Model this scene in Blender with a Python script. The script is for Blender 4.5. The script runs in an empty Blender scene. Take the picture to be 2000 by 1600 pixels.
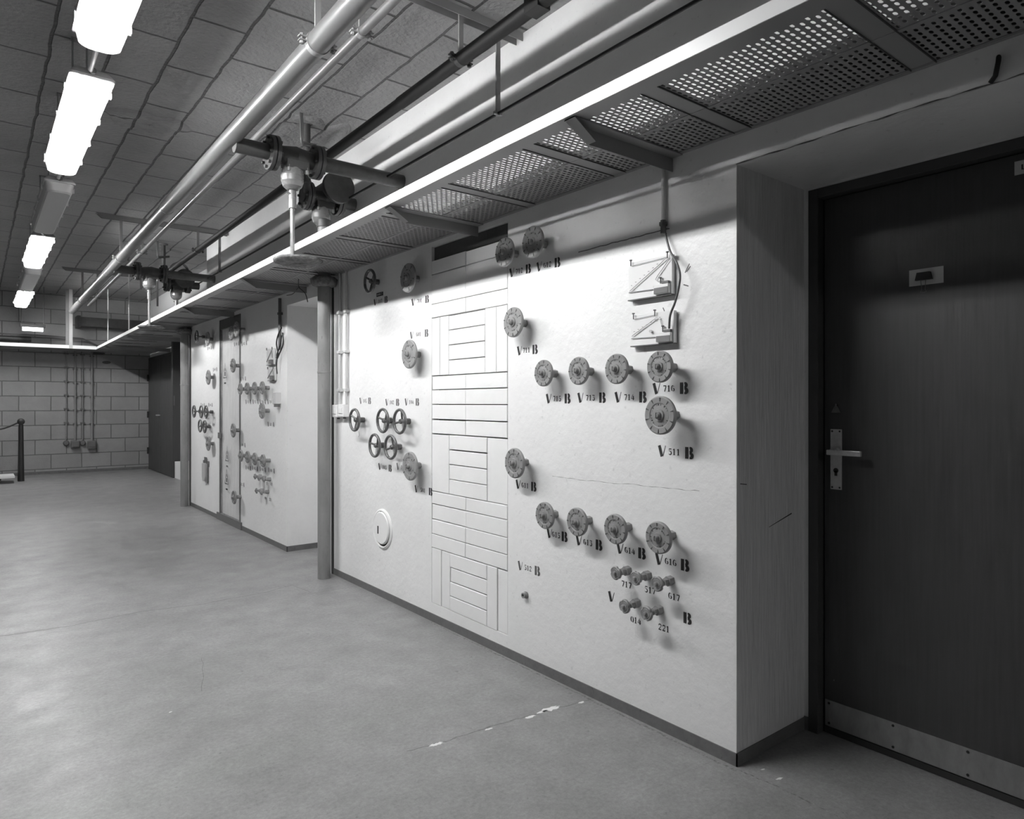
import bpy, math, random
from mathutils import Vector, Matrix
random.seed(7)
C = bpy.context.scene
COL = C.collection
PI = math.pi
# ------------------------------------------------------------------ camera (level, looking along a long wall)
F_PX = 1333.0; VX = -48.0; HY = 787.0; HC = 1.25
TH = math.atan((1000 - VX) / F_PX); S_, C_ = math.sin(TH), math.cos(TH)
cam = bpy.data.cameras.new('camera'); cam.sensor_fit = 'HORIZONTAL'; cam.sensor_width = 36.0
cam.lens = 36.0 * F_PX / 2000.0; cam.shift_y = -(800 - HY) / 2000.0; cam.clip_start = 0.05; cam.clip_end = 60
camo = bpy.data.objects.new('camera', cam); COL.objects.link(camo)
camo.location = (0, 0, HC); camo.rotation_euler = (PI / 2, 0, -TH); C.camera = camo
# ------------------------------------------------------------------ world, exposure, lamp power
w = bpy.data.worlds.new('world'); C.world = w; w.use_nodes = True
w.node_tree.nodes['Background'].inputs[0].default_value = (0.5, 0.5, 0.5, 1)
w.node_tree.nodes['Background'].inputs[1].default_value = 0.0
C.view_settings.view_transform = 'Standard'; C.view_settings.look = 'None'
C.view_settings.exposure = 0.10; C.view_settings.gamma = 1.0; C.view_settings.use_curve_mapping = False
LAMP = 250.0
# ------------------------------------------------------------------ pixel -> room coordinates (surveying the photo)
def uv(x, y): return (x - 1000) / F_PX, (HY - y) / F_PX
def onX(x, y, X=2.057):
    u, v = uv(x, y); d = X / (S_ + u * C_); return Vector((X, (C_ - u * S_) * d, HC + v * d))
def onY(x, y, Y):
    u, v = uv(x, y); d = Y / (C_ - u * S_); return Vector(((S_ + u * C_) * d, Y, HC + v * d))
def onZ(x, y, Z):
    u, v = uv(x, y); d = (Z - HC) / v; return Vector(((S_ + u * C_) * d, (C_ - u * S_) * d, Z))
def dep(p): return S_ * p[0] + C_ * p[1]
WX = 2.057      # face of the valve wall
CZ = 3.176      # ceiling
XU = 2.242      # upper wall, set back behind the top of the thick panels
TOPW = 2.235    # top ledge of the thick panels

# ------------------------------------------------------------------ materials
def mat(name, base, rough=0.5, metal=0.0, var=0.0, vscale=6.0, stretch=(1, 1, 1), bump=0.0, bscale=40.0, speck=0.0,
        sscale=90.0, speckcol=0.02, emit=0.0, alpha=None, trans=0.0, coat=0.0, lines=None):
    m = bpy.data.materials.new(name); m.use_nodes = True
    nt = m.node_tree; N = nt.nodes; L = nt.links
    b = N['Principled BSDF']
    b.inputs['Base Color'].default_value = (base, base, base, 1)
    b.inputs['Roughness'].default_value = rough; b.inputs['Metallic'].default_value = metal
    if coat: b.inputs['Coat Weight'].default_value = coat; b.inputs['Coat Roughness'].default_value = 0.15
    if emit:
        b.inputs['Emission Color'].default_value = (1, 1, 1, 1); b.inputs['Emission Strength'].default_value = emit
    if trans: b.inputs['Transmission Weight'].default_value = trans
    if alpha is not None: b.inputs['Alpha'].default_value = alpha
    if var or bump or speck or lines:
        g = N.new('ShaderNodeNewGeometry')
        mp = N.new('ShaderNodeMapping'); mp.inputs['Scale'].default_value = stretch
        L.new(g.outputs['Position'], mp.inputs['Vector'])
        col = None
        def math_(op, a, bb=None, clamp=False):
            n = N.new('ShaderNodeMath'); n.operation = op; n.use_clamp = clamp
            for i, q in enumerate((a, bb)):
                if q is None: continue
                if isinstance(q, (int, float)): n.inputs[i].default_value = q
                else: L.new(q, n.inputs[i])
            return n.outputs[0]
        def ramp(src, lo, hi, a, bb):
            n = N.new('ShaderNodeMapRange'); n.inputs[1].default_value = lo; n.inputs[2].default_value = hi
            n.inputs[3].default_value = a; n.inputs[4].default_value = bb; L.new(src, n.inputs[0]); return n.outputs[0]
        fac = None
        if var:
            n = N.new('ShaderNodeTexNoise'); n.inputs['Scale'].default_value = vscale; n.inputs['Detail'].default_value = 8
            n.inputs['Roughness'].default_value = 0.65
            L.new(mp.outputs[0], n.inputs['Vector'])
            fac = ramp(n.outputs['Fac'], 0.25, 0.75, 1 - var, 1 + var)
            L.new(ramp(n.outputs['Fac'], 0.3, 0.7, max(rough - 0.08, 0.03), min(rough + 0.1, 1)), b.inputs['Roughness'])
        if speck:
            n = N.new('ShaderNodeTexNoise'); n.inputs['Scale'].default_value = sscale; n.inputs['Detail'].default_value = 3
            L.new(mp.outputs[0], n.inputs['Vector'])
            k = ramp(n.outputs['Fac'], 0.66, 0.76, 1.0, 1.0 - speck)
            fac = k if fac is None else math_('MULTIPLY', fac, k)
        if fac is not None:
            v = math_('MULTIPLY', fac, base)
            cmb = N.new('ShaderNodeCombineColor')
            for i in range(3): L.new(v, cmb.inputs[i])
            L.new(cmb.outputs[0], b.inputs['Base Color'])
        if bump:
            n = N.new('ShaderNodeTexNoise'); n.inputs['Scale'].default_value = bscale; n.inputs['Detail'].default_value = 5
            L.new(mp.outputs[0], n.inputs['Vector'])
            bp = N.new('ShaderNodeBump'); bp.inputs['Strength'].default_value = bump; bp.inputs['Distance'].default_value = 0.01
            L.new(n.outputs['Fac'], bp.inputs['Height']); L.new(bp.outputs[0], b.inputs['Normal'])
    return m

M = {}
M['wall'] = mat('painted_concrete_white', 0.80, 0.42, var=0.05, vscale=3.0, bump=0.25, bscale=30, speck=0.14, sscale=42)
M['wall_rough'] = mat('formwork_concrete_painted', 0.66, 0.5, var=0.14, vscale=16, stretch=(4, 4, 0.35), bump=0.5, bscale=20)
M['infill'] = mat('painted_block_white', 0.81, 0.45, var=0.04, vscale=5.0, bump=0.2, bscale=30)
M['joint'] = mat('open_joint_black', 0.03, 0.9)
M['crack'] = mat('crack_dark_grey', 0.16, 0.9, var=0.5, vscale=60)
M['plinth'] = mat('plinth_grey_paint', 0.13, 0.5, var=0.25, vscale=20, speck=0.5, sscale=60, bump=0.2)
M['door'] = mat('door_dark_paint', 0.045, 0.42, var=0.22, vscale=14, stretch=(6, 6, 0.25), bump=0.08, bscale=30)
M['frame'] = mat('frame_dark_paint', 0.05, 0.45, var=0.1)
M['kick'] = mat('brushed_kick_plate', 0.30, 0.5, metal=0.5, var=0.3, vscale=18, stretch=(1, 1, 0.4))
M['lever'] = mat('worn_aluminium', 0.55, 0.42, metal=0.6, var=0.2, vscale=40)
M['black'] = mat('black_paint', 0.015, 0.5)
M['blackpipe'] = mat('black_pipe_paint', 0.010, 0.6)
M['steel_dark'] = mat('dark_grey_cast_iron', 0.06, 0.45, var=0.3, vscale=18, bump=0.15, bscale=50)
M['pipe'] = mat('grey_pipe_paint', 0.12, 0.38, var=0.05, vscale=4, coat=0.15)
M['bulb'] = mat('pale_grey_enamel', 0.20, 0.28, var=0.1, vscale=14, coat=0.4)
M['disc'] = mat('grey_cast_handwheel', 0.25, 0.5, var=0.1, vscale=30, bump=0.15, bscale=120)
M['groove'] = mat('groove_dark_grey', 0.06, 0.7)
M['nut'] = mat('nut_grey_paint', 0.11, 0.5, var=0.2, vscale=40)
M['spoke'] = mat('spoked_wheel_dark_enamel', 0.09, 0.3, var=0.15, vscale=20, coat=0.5)
M['tray'] = mat('tray_grey_paint', 0.27, 0.4, var=0.06, vscale=6)
M['trayside'] = mat('tray_rail_white_paint', 0.90, 0.35)
M['clamp'] = mat('clamp_grey', 0.26, 0.4, var=0.2, vscale=30)
M['arm'] = mat('bracket_grey_paint', 0.26, 0.4, var=0.08)
M['rust'] = mat('corroded_plate', 0.16, 0.8, var=0.7, vscale=34, bump=0.9, bscale=60)
M['column'] = mat('drain_pipe_grey', 0.22, 0.42, var=0.22, vscale=10, stretch=(1, 1, 0.4), speck=0.4, sscale=60)
M['light_strip'] = mat('pale_metal_strip', 0.6, 0.4)
M['conduit'] = mat('conduit_pale', 0.55, 0.35, var=0.06)
M['galv'] = mat('conduit_grey', 0.22, 0.4, var=0.2)
M['stencil'] = mat('stencil_black_paint', 0.018, 0.6, var=0.3, vscale=80)
M['stencil_g'] = mat('stencil_worn_paint', 0.10, 0.6, var=0.3, vscale=80)
M['white'] = mat('white_plastic', 0.78, 0.35)
M['paper'] = mat('paper_label', 0.5, 0.7)
M['housing'] = mat('lamp_housing_grey', 0.34, 0.4)
M['diff_on'] = mat('lit_lamp_diffuser', 0.8, 0.5, emit=3.0, alpha=0.22)
M['tube_on'] = mat('lit_fluorescent_tube', 0.8, 0.5, emit=LAMP)
M['diff_off'] = mat('unlit_lamp_diffuser', 0.45, 0.30)
M['refl'] = mat('reflector_plate', 0.7, 0.3)
M['acryl'] = mat('clear_acrylic_over_white', 0.84, 0.12)
M['liquid'] = mat('grey_liquid', 0.22, 0.2)
M['film'] = mat('crinkled_film', 0.8, 0.15, bump=0.25, bscale=3, alpha=0.22)
M['chip'] = mat('white_chipped_paint', 0.72, 0.7)
M['dust'] = mat('worn_floor_edge', 0.22, 0.8, var=0.8, vscale=70)
M['mirror'] = mat('mirror_plate', 0.9, 0.08, metal=1.0)

def floor_material():
    m = bpy.data.materials.new('sealed_concrete_floor'); m.use_nodes = True
    nt = m.node_tree; N = nt.nodes; L = nt.links; b = N['Principled BSDF']
    g = N.new('ShaderNodeNewGeometry')
    def noise(sc, det, rough=0.6, vec=None):
        n = N.new('ShaderNodeTexNoise'); n.inputs['Scale'].default_value = sc; n.inputs['Detail'].default_value = det
        n.inputs['Roughness'].default_value = rough; L.new(vec or g.outputs['Position'], n.inputs['Vector']); return n.outputs['Fac']
    def rng(src, a, bb, c, d):
        n = N.new('ShaderNodeMapRange'); n.inputs[1].default_value = a; n.inputs[2].default_value = bb
        n.inputs[3].default_value = c; n.inputs[4].default_value = d; L.new(src, n.inputs[0]); return n.outputs[0]
    def mul(a, bb):
        n = N.new('ShaderNodeMath'); n.operation = 'MULTIPLY'
        L.new(a, n.inputs[0])
        if isinstance(bb, float): n.inputs[1].default_value = bb
        else: L.new(bb, n.inputs[1])
        return n.outputs[0]
    v = rng(noise(1.1, 6, 0.7), 0.3, 0.7, 0.84, 1.14)
    v = mul(v, rng(noise(7, 8, 0.7), 0.3, 0.7, 0.84, 1.14))
    v = mul(v, rng(noise(60, 8, 0.85), 0.35, 0.65, 0.72, 1.2))
    v = mul(v, rng(noise(28, 4, 0.7), 0.62, 0.76, 1.0, 0.5))
    v = mul(v, 0.235)
    cc = N.new('ShaderNodeCombineColor')
    for i in range(3): L.new(v, cc.inputs[i])
    L.new(cc.outputs[0], b.inputs['Base Color'])
    L.new(rng(noise(5, 6), 0.3, 0.7, 0.34, 0.52), b.inputs['Roughness'])
    bp = N.new('ShaderNodeBump'); bp.inputs['Strength'].default_value = 0.12; bp.inputs['Distance'].default_value = 0.01
    L.new(noise(9, 6), bp.inputs['Height']); L.new(bp.outputs[0], b.inputs['Normal'])
    return m
M['floor'] = floor_material()
M['dark_wall'] = mat('dark_painted_wall', 0.10, 0.7)

def brick_material(name, base, bw, bh, axes, mortar=0.5, msize=0.006, bump=0.6, lump=0.0, off=0.5, shift=(0, 0), rough=0.6, var=0.1, warp=0.012):
    m = bpy.data.materials.new(name); m.use_nodes = True
    nt = m.node_tree; N = nt.nodes; L = nt.links; b = N['Principled BSDF']; b.inputs['Roughness'].default_value = rough
    g = N.new('ShaderNodeNewGeometry'); sp = N.new('ShaderNodeSeparateXYZ'); L.new(g.outputs['Position'], sp.inputs[0])
    cb = N.new('ShaderNodeCombineXYZ')
    for i in range(2):
        a = N.new('ShaderNodeMath'); a.operation = 'ADD'; a.inputs[1].default_value = shift[i]
        L.new(sp.outputs[axes[i]], a.inputs[0]); L.new(a.outputs[0], cb.inputs[i])
    nz = N.new('ShaderNodeTexNoise'); nz.inputs['Scale'].default_value = 5; nz.inputs['Detail'].default_value = 4
    L.new(g.outputs['Position'], nz.inputs['Vector'])
    vm = N.new('ShaderNodeVectorMath'); vm.operation = 'MULTIPLY_ADD'
    vm.inputs[1].default_value = (warp, warp, 0); L.new(nz.outputs['Color'], vm.inputs[0]); L.new(cb.outputs[0], vm.inputs[2])
    br = N.new('ShaderNodeTexBrick'); L.new(vm.outputs[0], br.inputs['Vector'])
    br.inputs['Scale'].default_value = 1; br.inputs['Brick Width'].default_value = bw; br.inputs['Row Height'].default_value = bh
    br.inputs['Mortar Size'].default_value = msize; br.inputs['Mortar Smooth'].default_value = 0.4
    br.offset = off
    br.inputs['Color1'].default_value = (1 - var, 1 - var, 1 - var, 1); br.inputs['Color2'].default_value = (1 + var, 1 + var, 1 + var, 1)
    br.inputs['Mortar'].default_value = (mortar, mortar, mortar, 1)
    n2 = N.new('ShaderNodeTexNoise'); n2.inputs['Scale'].default_value = 2.2; n2.inputs['Detail'].default_value = 9; n2.inputs['Roughness'].default_value = .7
    L.new(g.outputs['Position'], n2.inputs['Vector'])
    r = N.new('ShaderNodeMapRange'); r.inputs[1].default_value = .3; r.inputs[2].default_value = .7
    r.inputs[3].default_value = base * 0.86; r.inputs[4].default_value = base * 1.12; L.new(n2.outputs['Fac'], r.inputs[0])
    mx = N.new('ShaderNodeVectorMath'); mx.operation = 'SCALE'; L.new(br.outputs['Color'], mx.inputs[0]); L.new(r.outputs[0], mx.inputs['Scale'])
    L.new(mx.outputs[0], b.inputs['Base Color'])
    n3 = N.new('ShaderNodeTexNoise'); n3.inputs['Scale'].default_value = 38; n3.inputs['Detail'].default_value = 5
    L.new(g.outputs['Position'], n3.inputs['Vector'])
    # height: recessed joint with lumps of mortar squeezed out of it
    inv = N.new('ShaderNodeMath'); inv.operation = 'MULTIPLY'; L.new(br.outputs['Fac'], inv.inputs[0]); inv.inputs[1].default_value = -1.0
    lm = N.new('ShaderNodeMath'); lm.operation = 'MULTIPLY_ADD'; L.new(n3.outputs['Fac'], lm.inputs[0]); lm.inputs[1].default_value = 0.25 + lump
    L.new(inv.outputs[0], lm.inputs[2])
    bp = N.new('ShaderNodeBump'); bp.inputs['Strength'].default_value = bump; bp.inputs['Distance'].default_value = 0.012
    L.new(lm.outputs[0], bp.inputs['Height']); L.new(bp.outputs[0], b.inputs['Normal'])
    return m
M['ceiling'] = brick_material('painted_ceiling_blocks', 0.31, 0.62, 0.267, (1, 0), 0.28, 0.010, 1.0, lump=0.5, shift=(0.05, -0.065), rough=0.42, var=0.06, warp=0.03)
M['blockwall'] = brick_material('painted_blockwork', 0.28, 0.46, 0.2555, (0, 2), 0.42, 0.008, 0.7, lump=0.1, shift=(0.1, -0.095), rough=0.5, var=0.06)

# ------------------------------------------------------------------ mesh builder
class MB:
    def __init__(s): s.v = []; s.f = []; s.sm = []; s.mi = []; s.cm = 0
    def add(s, vs, fs, smooth=False):
        o = len(s.v); s.v += [tuple(p) for p in vs]
        for q in fs: s.f.append([i + o for i in q]); s.sm.append(smooth); s.mi.append(s.cm)
        return s
    def box(s, x0, x1, y0, y1, z0, z1):
        x0, x1 = sorted((x0, x1)); y0, y1 = sorted((y0, y1)); z0, z1 = sorted((z0, z1))
        v = [(x0, y0, z0), (x1, y0, z0), (x1, y1, z0), (x0, y1, z0), (x0, y0, z1), (x1, y0, z1), (x1, y1, z1), (x0, y1, z1)]
        return s.add(v, [(0, 3, 2, 1), (4, 5, 6, 7), (0, 1, 5, 4), (1, 2, 6, 5), (2, 3, 7, 6), (3, 0, 4, 7)])
    def prism(s, poly, n, off=(0, 0, 0)):          # poly: 3D points; n: extrusion vector
        n = Vector(n); a = [Vector(p) for p in poly]; b = [p + n for p in a]; k = len(a)
        fs = [list(range(k))[::-1], list(range(k, 2 * k))] + [(i, (i + 1) % k, k + (i + 1) % k, k + i) for i in range(k)]
        return s.add(a + b, fs)
    def frame_(s, d):
        d = Vector(d).normalized(); a = Vector((0, 0, 1)) if abs(d.z) < 0.9 else Vector((1, 0, 0))
        x = d.cross(a).normalized(); return x, x.cross(d).normalized() * -1
    def cyl(s, p, q, r, n=20, r2=None, caps=True, phase=0, smooth=True):
        p, q = Vector(p), Vector(q); r2 = r if r2 is None else r2; x, y = s.frame_(q - p)
        A = [x * math.cos(2 * PI * i / n + phase) + y * math.sin(2 * PI * i / n + phase) for i in range(n)]
        a = [p + e * r for e in A]; b = [q + e * r2 for e in A]
        s.add(a + b, [(i, n + i, n + (i + 1) % n, (i + 1) % n)[::-1] for i in range(n)], smooth)
        if caps: s.add(a, [list(range(n))]); s.add(b, [list(range(n))[::-1]])
        return s
    def tube(s, pts, r, n=8, closed=False):
        pts = [Vector(p) for p in pts]; k = len(pts); rings = []; px = None
        for i, p in enumerate(pts):
            if closed: d = pts[(i + 1) % k] - pts[i - 1]
            else: d = pts[min(i + 1, k - 1)] - pts[max(i - 1, 0)]
            d.normalize()
            if px is None: x, y = s.frame_(d)
            else: x = (px - d * px.dot(d)).normalized(); y = d.cross(x)
            px = x; rings.append([p + (x * math.cos(2 * PI * j / n) + y * math.sin(2 * PI * j / n)) * r for j in range(n)])
        v = [q for g in rings for q in g]; f = []
        for i in range(k if closed else k - 1):
            a, b = i * n, ((i + 1) % k) * n
            for j in range(n): f.append((a + j, a + (j + 1) % n, b + (j + 1) % n, b + j))
        s.add(v, f, True)
        if not closed: s.add(rings[0], [list(range(n))[::-1]]); s.add(rings[-1], [list(range(n))])
        return s
    def lathe(s, prof, o=(0, 0, 0), axis=(0, 0, 1), n=32, smooth=True):   # prof: (r, h)
        o = Vector(o); ax = Vector(axis).normalized(); x, y = s.frame_(ax)
        for (r0, h0), (r1, h1) in zip(prof, prof[1:]):
            if r0 < 1e-6 and r1 < 1e-6: continue
            a = [o + ax * h0 + (x * math.cos(2 * PI * i / n) + y * math.sin(2 * PI * i / n)) * r0 for i in range(n)]
            b = [o + ax * h1 + (x * math.cos(2 * PI * i / n) + y * math.sin(2 * PI * i / n)) * r1 for i in range(n)]
            if r0 < 1e-6: s.add([a[0]] + b, [(0, 1 + i, 1 + (i + 1) % n) for i in range(n)], smooth)
            elif r1 < 1e-6: s.add(a + [b[0]], [(i, n, (i + 1) % n) for i in range(n)], smooth)
            else: s.add(a + b, [(i, n + i, n + (i + 1) % n, (i + 1) % n) for i in range(n)], smooth)
        return s
    def build(s, name, m, parent=None, loc=None):
        me = bpy.data.meshes.new(name); me.from_pydata(s.v, [], s.f)
        ms = m if isinstance(m, (list, tuple)) else [m]
        for q in ms: me.materials.append(M[q] if isinstance(q, str) else q)
        me.polygons.foreach_set('use_smooth', s.sm); me.polygons.foreach_set('material_index', s.mi)
        import bmesh
        bm = bmesh.new(); bm.from_mesh(me); bmesh.ops.remove_doubles(bm, verts=bm.verts, dist=1e-5) if len(s.v) < 20 else None
        bmesh.ops.recalc_face_normals(bm, faces=bm.faces); bm.to_mesh(me); bm.free(); me.update()
        o = bpy.data.objects.new(name, me); COL.objects.link(o)
        if parent: o.parent = parent
        if loc is not None: o.location = loc
        return o

def tag(o, label, cat, group=None):
    o['label'] = label; o['category'] = cat
    if group: o['group'] = group
    return o
def thing(name, label, cat, loc=(0, 0, 0), group=None):
    o = bpy.data.objects.new(name, None); COL.objects.link(o); o.location = loc; o.empty_display_size = 0.05
    return tag(o, label, cat, group)
def struct(o): o['kind'] = 'structure'; return o
def copy_tree(o, parent=None):
    c = o.copy(); COL.objects.link(c); c.parent = parent
    for ch in list(o.children): copy_tree(ch, c)
    return c
def bevel(o, w=0.002, seg=2):
    md = o.modifiers.new('bevel', 'BEVEL'); md.width = w; md.segments = seg; md.limit_method = 'ANGLE'; return o

# ------------------------------------------------------------------ room shell
Y1 = 1.369; Y2 = 4.72; Y3 = 5.67; Y4 = 8.94; YE = 14.45; XR = 2.61; XL = -3.6; YB = -8.0; SOF = 2.068; XD = 2.50
struct(MB().box(XL - .1, 3.6, YB - .1, YE + .1, -0.12, 0).build('floor', 'floor'))
ceil = struct(MB().box(XL - .1, 3.6, YB - .1, YE + .1, CZ, CZ + 0.15).build('ceiling', 'ceiling'))
struct(MB().box(XL - .1, XL, YB - .1, YE + .1, 0, CZ).build('wall_left', 'dark_wall'))
struct(MB().box(XL, 3.6, YB - .1, YB, 0, CZ).build('wall_near', 'dark_wall'))
endw = struct(MB().box(XL, 3.6, YE, YE + .1, 0, CZ).build('wall_end', 'blockwall'))
# valve wall: two thick panels with door recesses between them, a continuous band above
IY0, IY1, IZ0, IZ1 = 2.649, 3.363, 0.105, 2.145         # block infill opening in the near panel
AY0, AY1, AZ0, AZ1 = 6.96, 7.66, 0.06, 2.13             # film covered panel in the far panel
def panel_with_hole(mb, y0, y1, a0, a1, z0, z1, zt):
    mb.box(WX, XD + .1, y0, a0, 0, zt); mb.box(WX, XD + .1, a1, y1, 0, zt)
    mb.box(WX, XD + .1, a0, a1, 0, z0); mb.box(WX, XD + .1, a0, a1, z1, zt)
    mb.box(WX + .12, XD + .1, a0, a1, z0, z1)
mb = MB(); panel_with_hole(mb, Y1, Y2, IY0, IY1, IZ0, IZ1, TOPW)
wr = struct(mb.build('wall_right_near', 'wall'))
mb = MB(); panel_with_hole(mb, Y3, Y4, AY0, AY1, AZ0, AZ1, TOPW)
wra = struct(mb.build('wall_right_far', 'wall'))
mb = MB(); mb.box(WX, XD + .2, YB, Y1, SOF, TOPW); mb.box(WX, XD + .2, Y2, Y3, SOF, TOPW)
wru = struct(mb.build('wall_right_header', 'wall'))
mb = MB(); mb.box(XU, 3.6, YB, Y4, TOPW, CZ); mb.box(XD + .1, 3.6, Y3, Y4, 0, TOPW)
struct(mb.build('wall_right_upper', 'wall'))
DY0, DY1 = 0.36, 1.347                                  # door opening
mb = MB(); mb.box(XD, XD + .2, DY1, Y1, 0, SOF); mb.box(XD, XD + .2, YB, DY0, 0, SOF); mb.box(XD, XD + .2, DY0, DY1, 2.058, SOF)
mb.box(XD + .3, XD + .4, YB, Y1 + .1, 0, SOF)
struct(mb.build('wall_recess_near', 'wall'))
struct(MB().box(XD, XD + .2, Y2, Y3, 0, SOF).build('wall_recess_middle', 'wall'))
# face of the two returns: board-marked concrete
struct(MB().box(WX + .0005, XD, Y1 - .002, Y1 + .001, 0.0, SOF).build('wall_return_near', 'wall_rough'))
struct(MB().box(XR, 3.6, Y4, YE, 0, CZ).build('wall_right_end', 'wall'))
# plinths
def plinth(name, *bs):
    mb = MB()
    for b in bs: mb.box(*b)
    return struct(mb.build(name, 'plinth'))
plinth('baseboard_right_near', (WX - .004, WX, Y1 - .006, Y2, 0, .045), (WX - .004, XD, Y1 - .006, Y1 - .002, 0, .045), (XD - .004, XD + .01, DY1, Y1 - .004, 0, .05))
plinth('baseboard_right_far', (WX - .004, WX, Y3 - .004, Y4, 0, .045), (WX - .004, XD, Y3 - .004, Y3, 0, .045), (XD - .004, XD, Y2, Y3, 0, .045))
plinth('baseboard_end', (XL, XR, YE - .004, YE, 0, .05), (XR - .004, XR, Y4, 11.9, 0, .05))

# ------------------------------------------------------------------ block infill in the near panel
mb = MB(); g = 0.0017
def blk(y0, y1, z0, z1):
    j = random.random
    gx = g + .0012 * j()
    x = WX - .0005 + .004 * j() ** 2
    a, b, c, d = y0 + gx, y1 - gx * (1 if j() < .8 else 2.2), z0 + gx, z1 - gx * (1 if j() < .85 else 2)
    k = .002
    f = [(x, a + k, c + k), (x, b - k, c + k), (x, b - k, d - k), (x, a + k, d - k)]
    o = [(x + k, a, c), (x + k, b, c), (x + k, b, d), (x + k, a, d)]; bk = [(x + .11, p[1], p[2]) for p in o]
    mb.add(f + o + bk, [(3, 2, 1, 0)] + [(i, (i + 1) % 4, 4 + (i + 1) % 4, 4 + i) for i in range(4)] + [(4 + i, 4 + (i + 1) % 4, 8 + (i + 1) % 4, 8 + i) for i in range(4)])
YL, YR, YM = IY1, IY0 + .004, 3.019
def courses(zs):
    for a, b in zip(zs, zs[1:]): m = YM + random.uniform(-.004, .004); blk(YR, m, a, b); blk(m, YL, a, b)
courses([1.735, 1.814]); courses([1.814, 1.899, 1.984][::2]); courses([1.984, 2.063])
def uprights(z0, z1, ly, ry, n=4, loose=True):
    ys = [YL] + ly
    for a, b in zip(ys, ys[1:]): blk(b, a, z0, z1)
    zz = [z0 + (z1 - z0) * i / n for i in range(n + 1)]
    for a, b in zip(zz, zz[1:]): blk(ry[0], ly[-1], a, b)
    ys = ry + [YR]
    for a, b in zip(ys, ys[1:]): blk(b, a, z0, z1)
uprights(1.403, 1.735, [3.275, 3.185], [2.842, 2.745])
courses([1.074, 1.156, 1.241, 1.323, 1.403])
uprights(.745, 1.074, [3.18], [2.825])
courses([.422, .501, .585, .673, .745])
uprights(.105, .422, [3.262, 3.172], [2.825, 2.737])
inf = mb.build('block_infill', 'infill', wr)
MB().box(WX + .05, WX + .12, IY0, IY1, IZ0, IZ1).build('joint_backing', 'joint', wr)
MB().box(WX + .02, WX + .10, IY0 + .01, IY1, 2.066, 2.142).build('steel_lintel', 'steel_dark', wr)
# hairlines in the wall: thin ribbons of dark filler lying in the surface
def ribbon(mb, pts, wd, nrm, lift=0.0006):
    pts = [Vector(p) for p in pts]; nrm = Vector(nrm); L_ = []
    for i, p in enumerate(pts):
        d = (pts[min(i + 1, len(pts) - 1)] - pts[max(i - 1, 0)]).normalized(); t = d.cross(nrm).normalized()
        ww = wd[i] if isinstance(wd, (list, tuple)) else wd
        L_ += [p + nrm * lift + t * ww / 2, p + nrm * lift - t * ww / 2]
    mb.add(L_, [(2 * i, 2 * i + 1, 2 * i + 3, 2 * i + 2) for i in range(len(pts) - 1)])
def wobble(a, b, n, amp, seed=0):
    r = random.Random(seed); a, b = Vector(a), Vector(b); t = (b - a).normalized(); out = []
    off = 0
    for i in range(n + 1):
        off = off * .6 + r.uniform(-amp, amp); k = i / n
        p = a.lerp(b, k); q = Vector((t.y, -t.x, 0)) if abs(a.z - b.z) < 1e-4 and abs(a.x - b.x) > 1e-4 or abs(nrm_flag[0]) else Vector((0, 0, 1))
        out.append(p + q * off)
    return out
nrm_flag = [0]
mb = MB()
ribbon(mb, wobble((WX, 1.655, 1.908), (WX, 2.15, 1.905), 30, .0015, 1), .004, (-1, 0, 0))
ribbon(mb, wobble((WX, 1.52, .93), (WX, 2.32, .915), 40, .002, 2), [.0011 + .0007 * math.sin(i * 1.9) for i in range(41)], (-1, 0, 0))
mb.build('crack', 'crack', wr)
mb = MB()
ribbon(mb, wobble((WX - .0002, Y1, SOF + .004), (WX - .0002, -.5, SOF + .004), 60, .002, 3), [.003 + .002 * math.sin(i * 1.7) for i in range(61)], (-1, 0, 0))
mb.build('crack', 'crack', wru)

# ------------------------------------------------------------------ floor wear
flo = bpy.data.objects['floor']; nrm_flag[0] = 1
def fpath(pxs, n=8, amp=.004, seed=1):
    ps = [onZ(x, y, 0) for x, y in pxs]; out = []
    for i, (a, b) in enumerate(zip(ps, ps[1:])): out += wobble(a, b, n, amp, seed + i)[:-1]
    return out + [ps[-1]]
UP = (0, 0, 1)
mb = MB()
ribbon(mb, fpath([(795, 1468), (870, 1448), (960, 1419), (1060, 1392), (1140, 1370), (1165, 1362)], 12), .004, UP)
ribbon(mb, fpath([(0, 1243), (130, 1224), (275, 1195), (400, 1180), (445, 1170), (520, 1157), (570, 1143)], 10), .005, UP)
ribbon(mb, fpath([(570, 1143), (612, 1159), (690, 1146)], 8), .003, UP)
ribbon(mb, fpath([(393, 1285), (398, 1300), (394, 1350)], 6), .002, UP)
mb.build('floor_crack', 'crack', flo)
mb = MB()
def patch(cx, cy, rx, ry, seed, ang=0.0):
    r = random.Random(seed); c = onZ(cx, cy, 0.0007); n = 22
    d = (onZ(cx + 20, cy - 6.5, 0) - onZ(cx, cy, 0)).normalized(); t = Vector((-d.y, d.x, 0))
    mb.add([c + d * math.cos(2 * PI * i / n) * rx * r.uniform(.6, 1.1) + t * math.sin(2 * PI * i / n) * ry * r.uniform(.5, 1.1) for i in range(n)], [list(range(n))])
patch(852, 1454, .032, .012, 1); patch(1074, 1385, .05, .018, 2); patch(1036, 1400, .028, .010, 3); patch(955, 1424, .02, .006, 4); patch(1135, 1372, .016, .008, 5)
patch(1522, 1521, .018, .006, 9); patch(1490, 1503, .01, .004, 11); patch(333, 1391, .008, .004, 12); patch(1060, 1390, .03, .01, 13)
mb.build('paint_chip', 'chip', flo)
mb = MB()
ribbon(mb, fpath([(1440, 1502), (1530, 1543), (1650, 1601)], 20, .003, 5), [.004 + .003 * abs(math.sin(i * 2.1)) for i in range(41)], UP)
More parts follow.
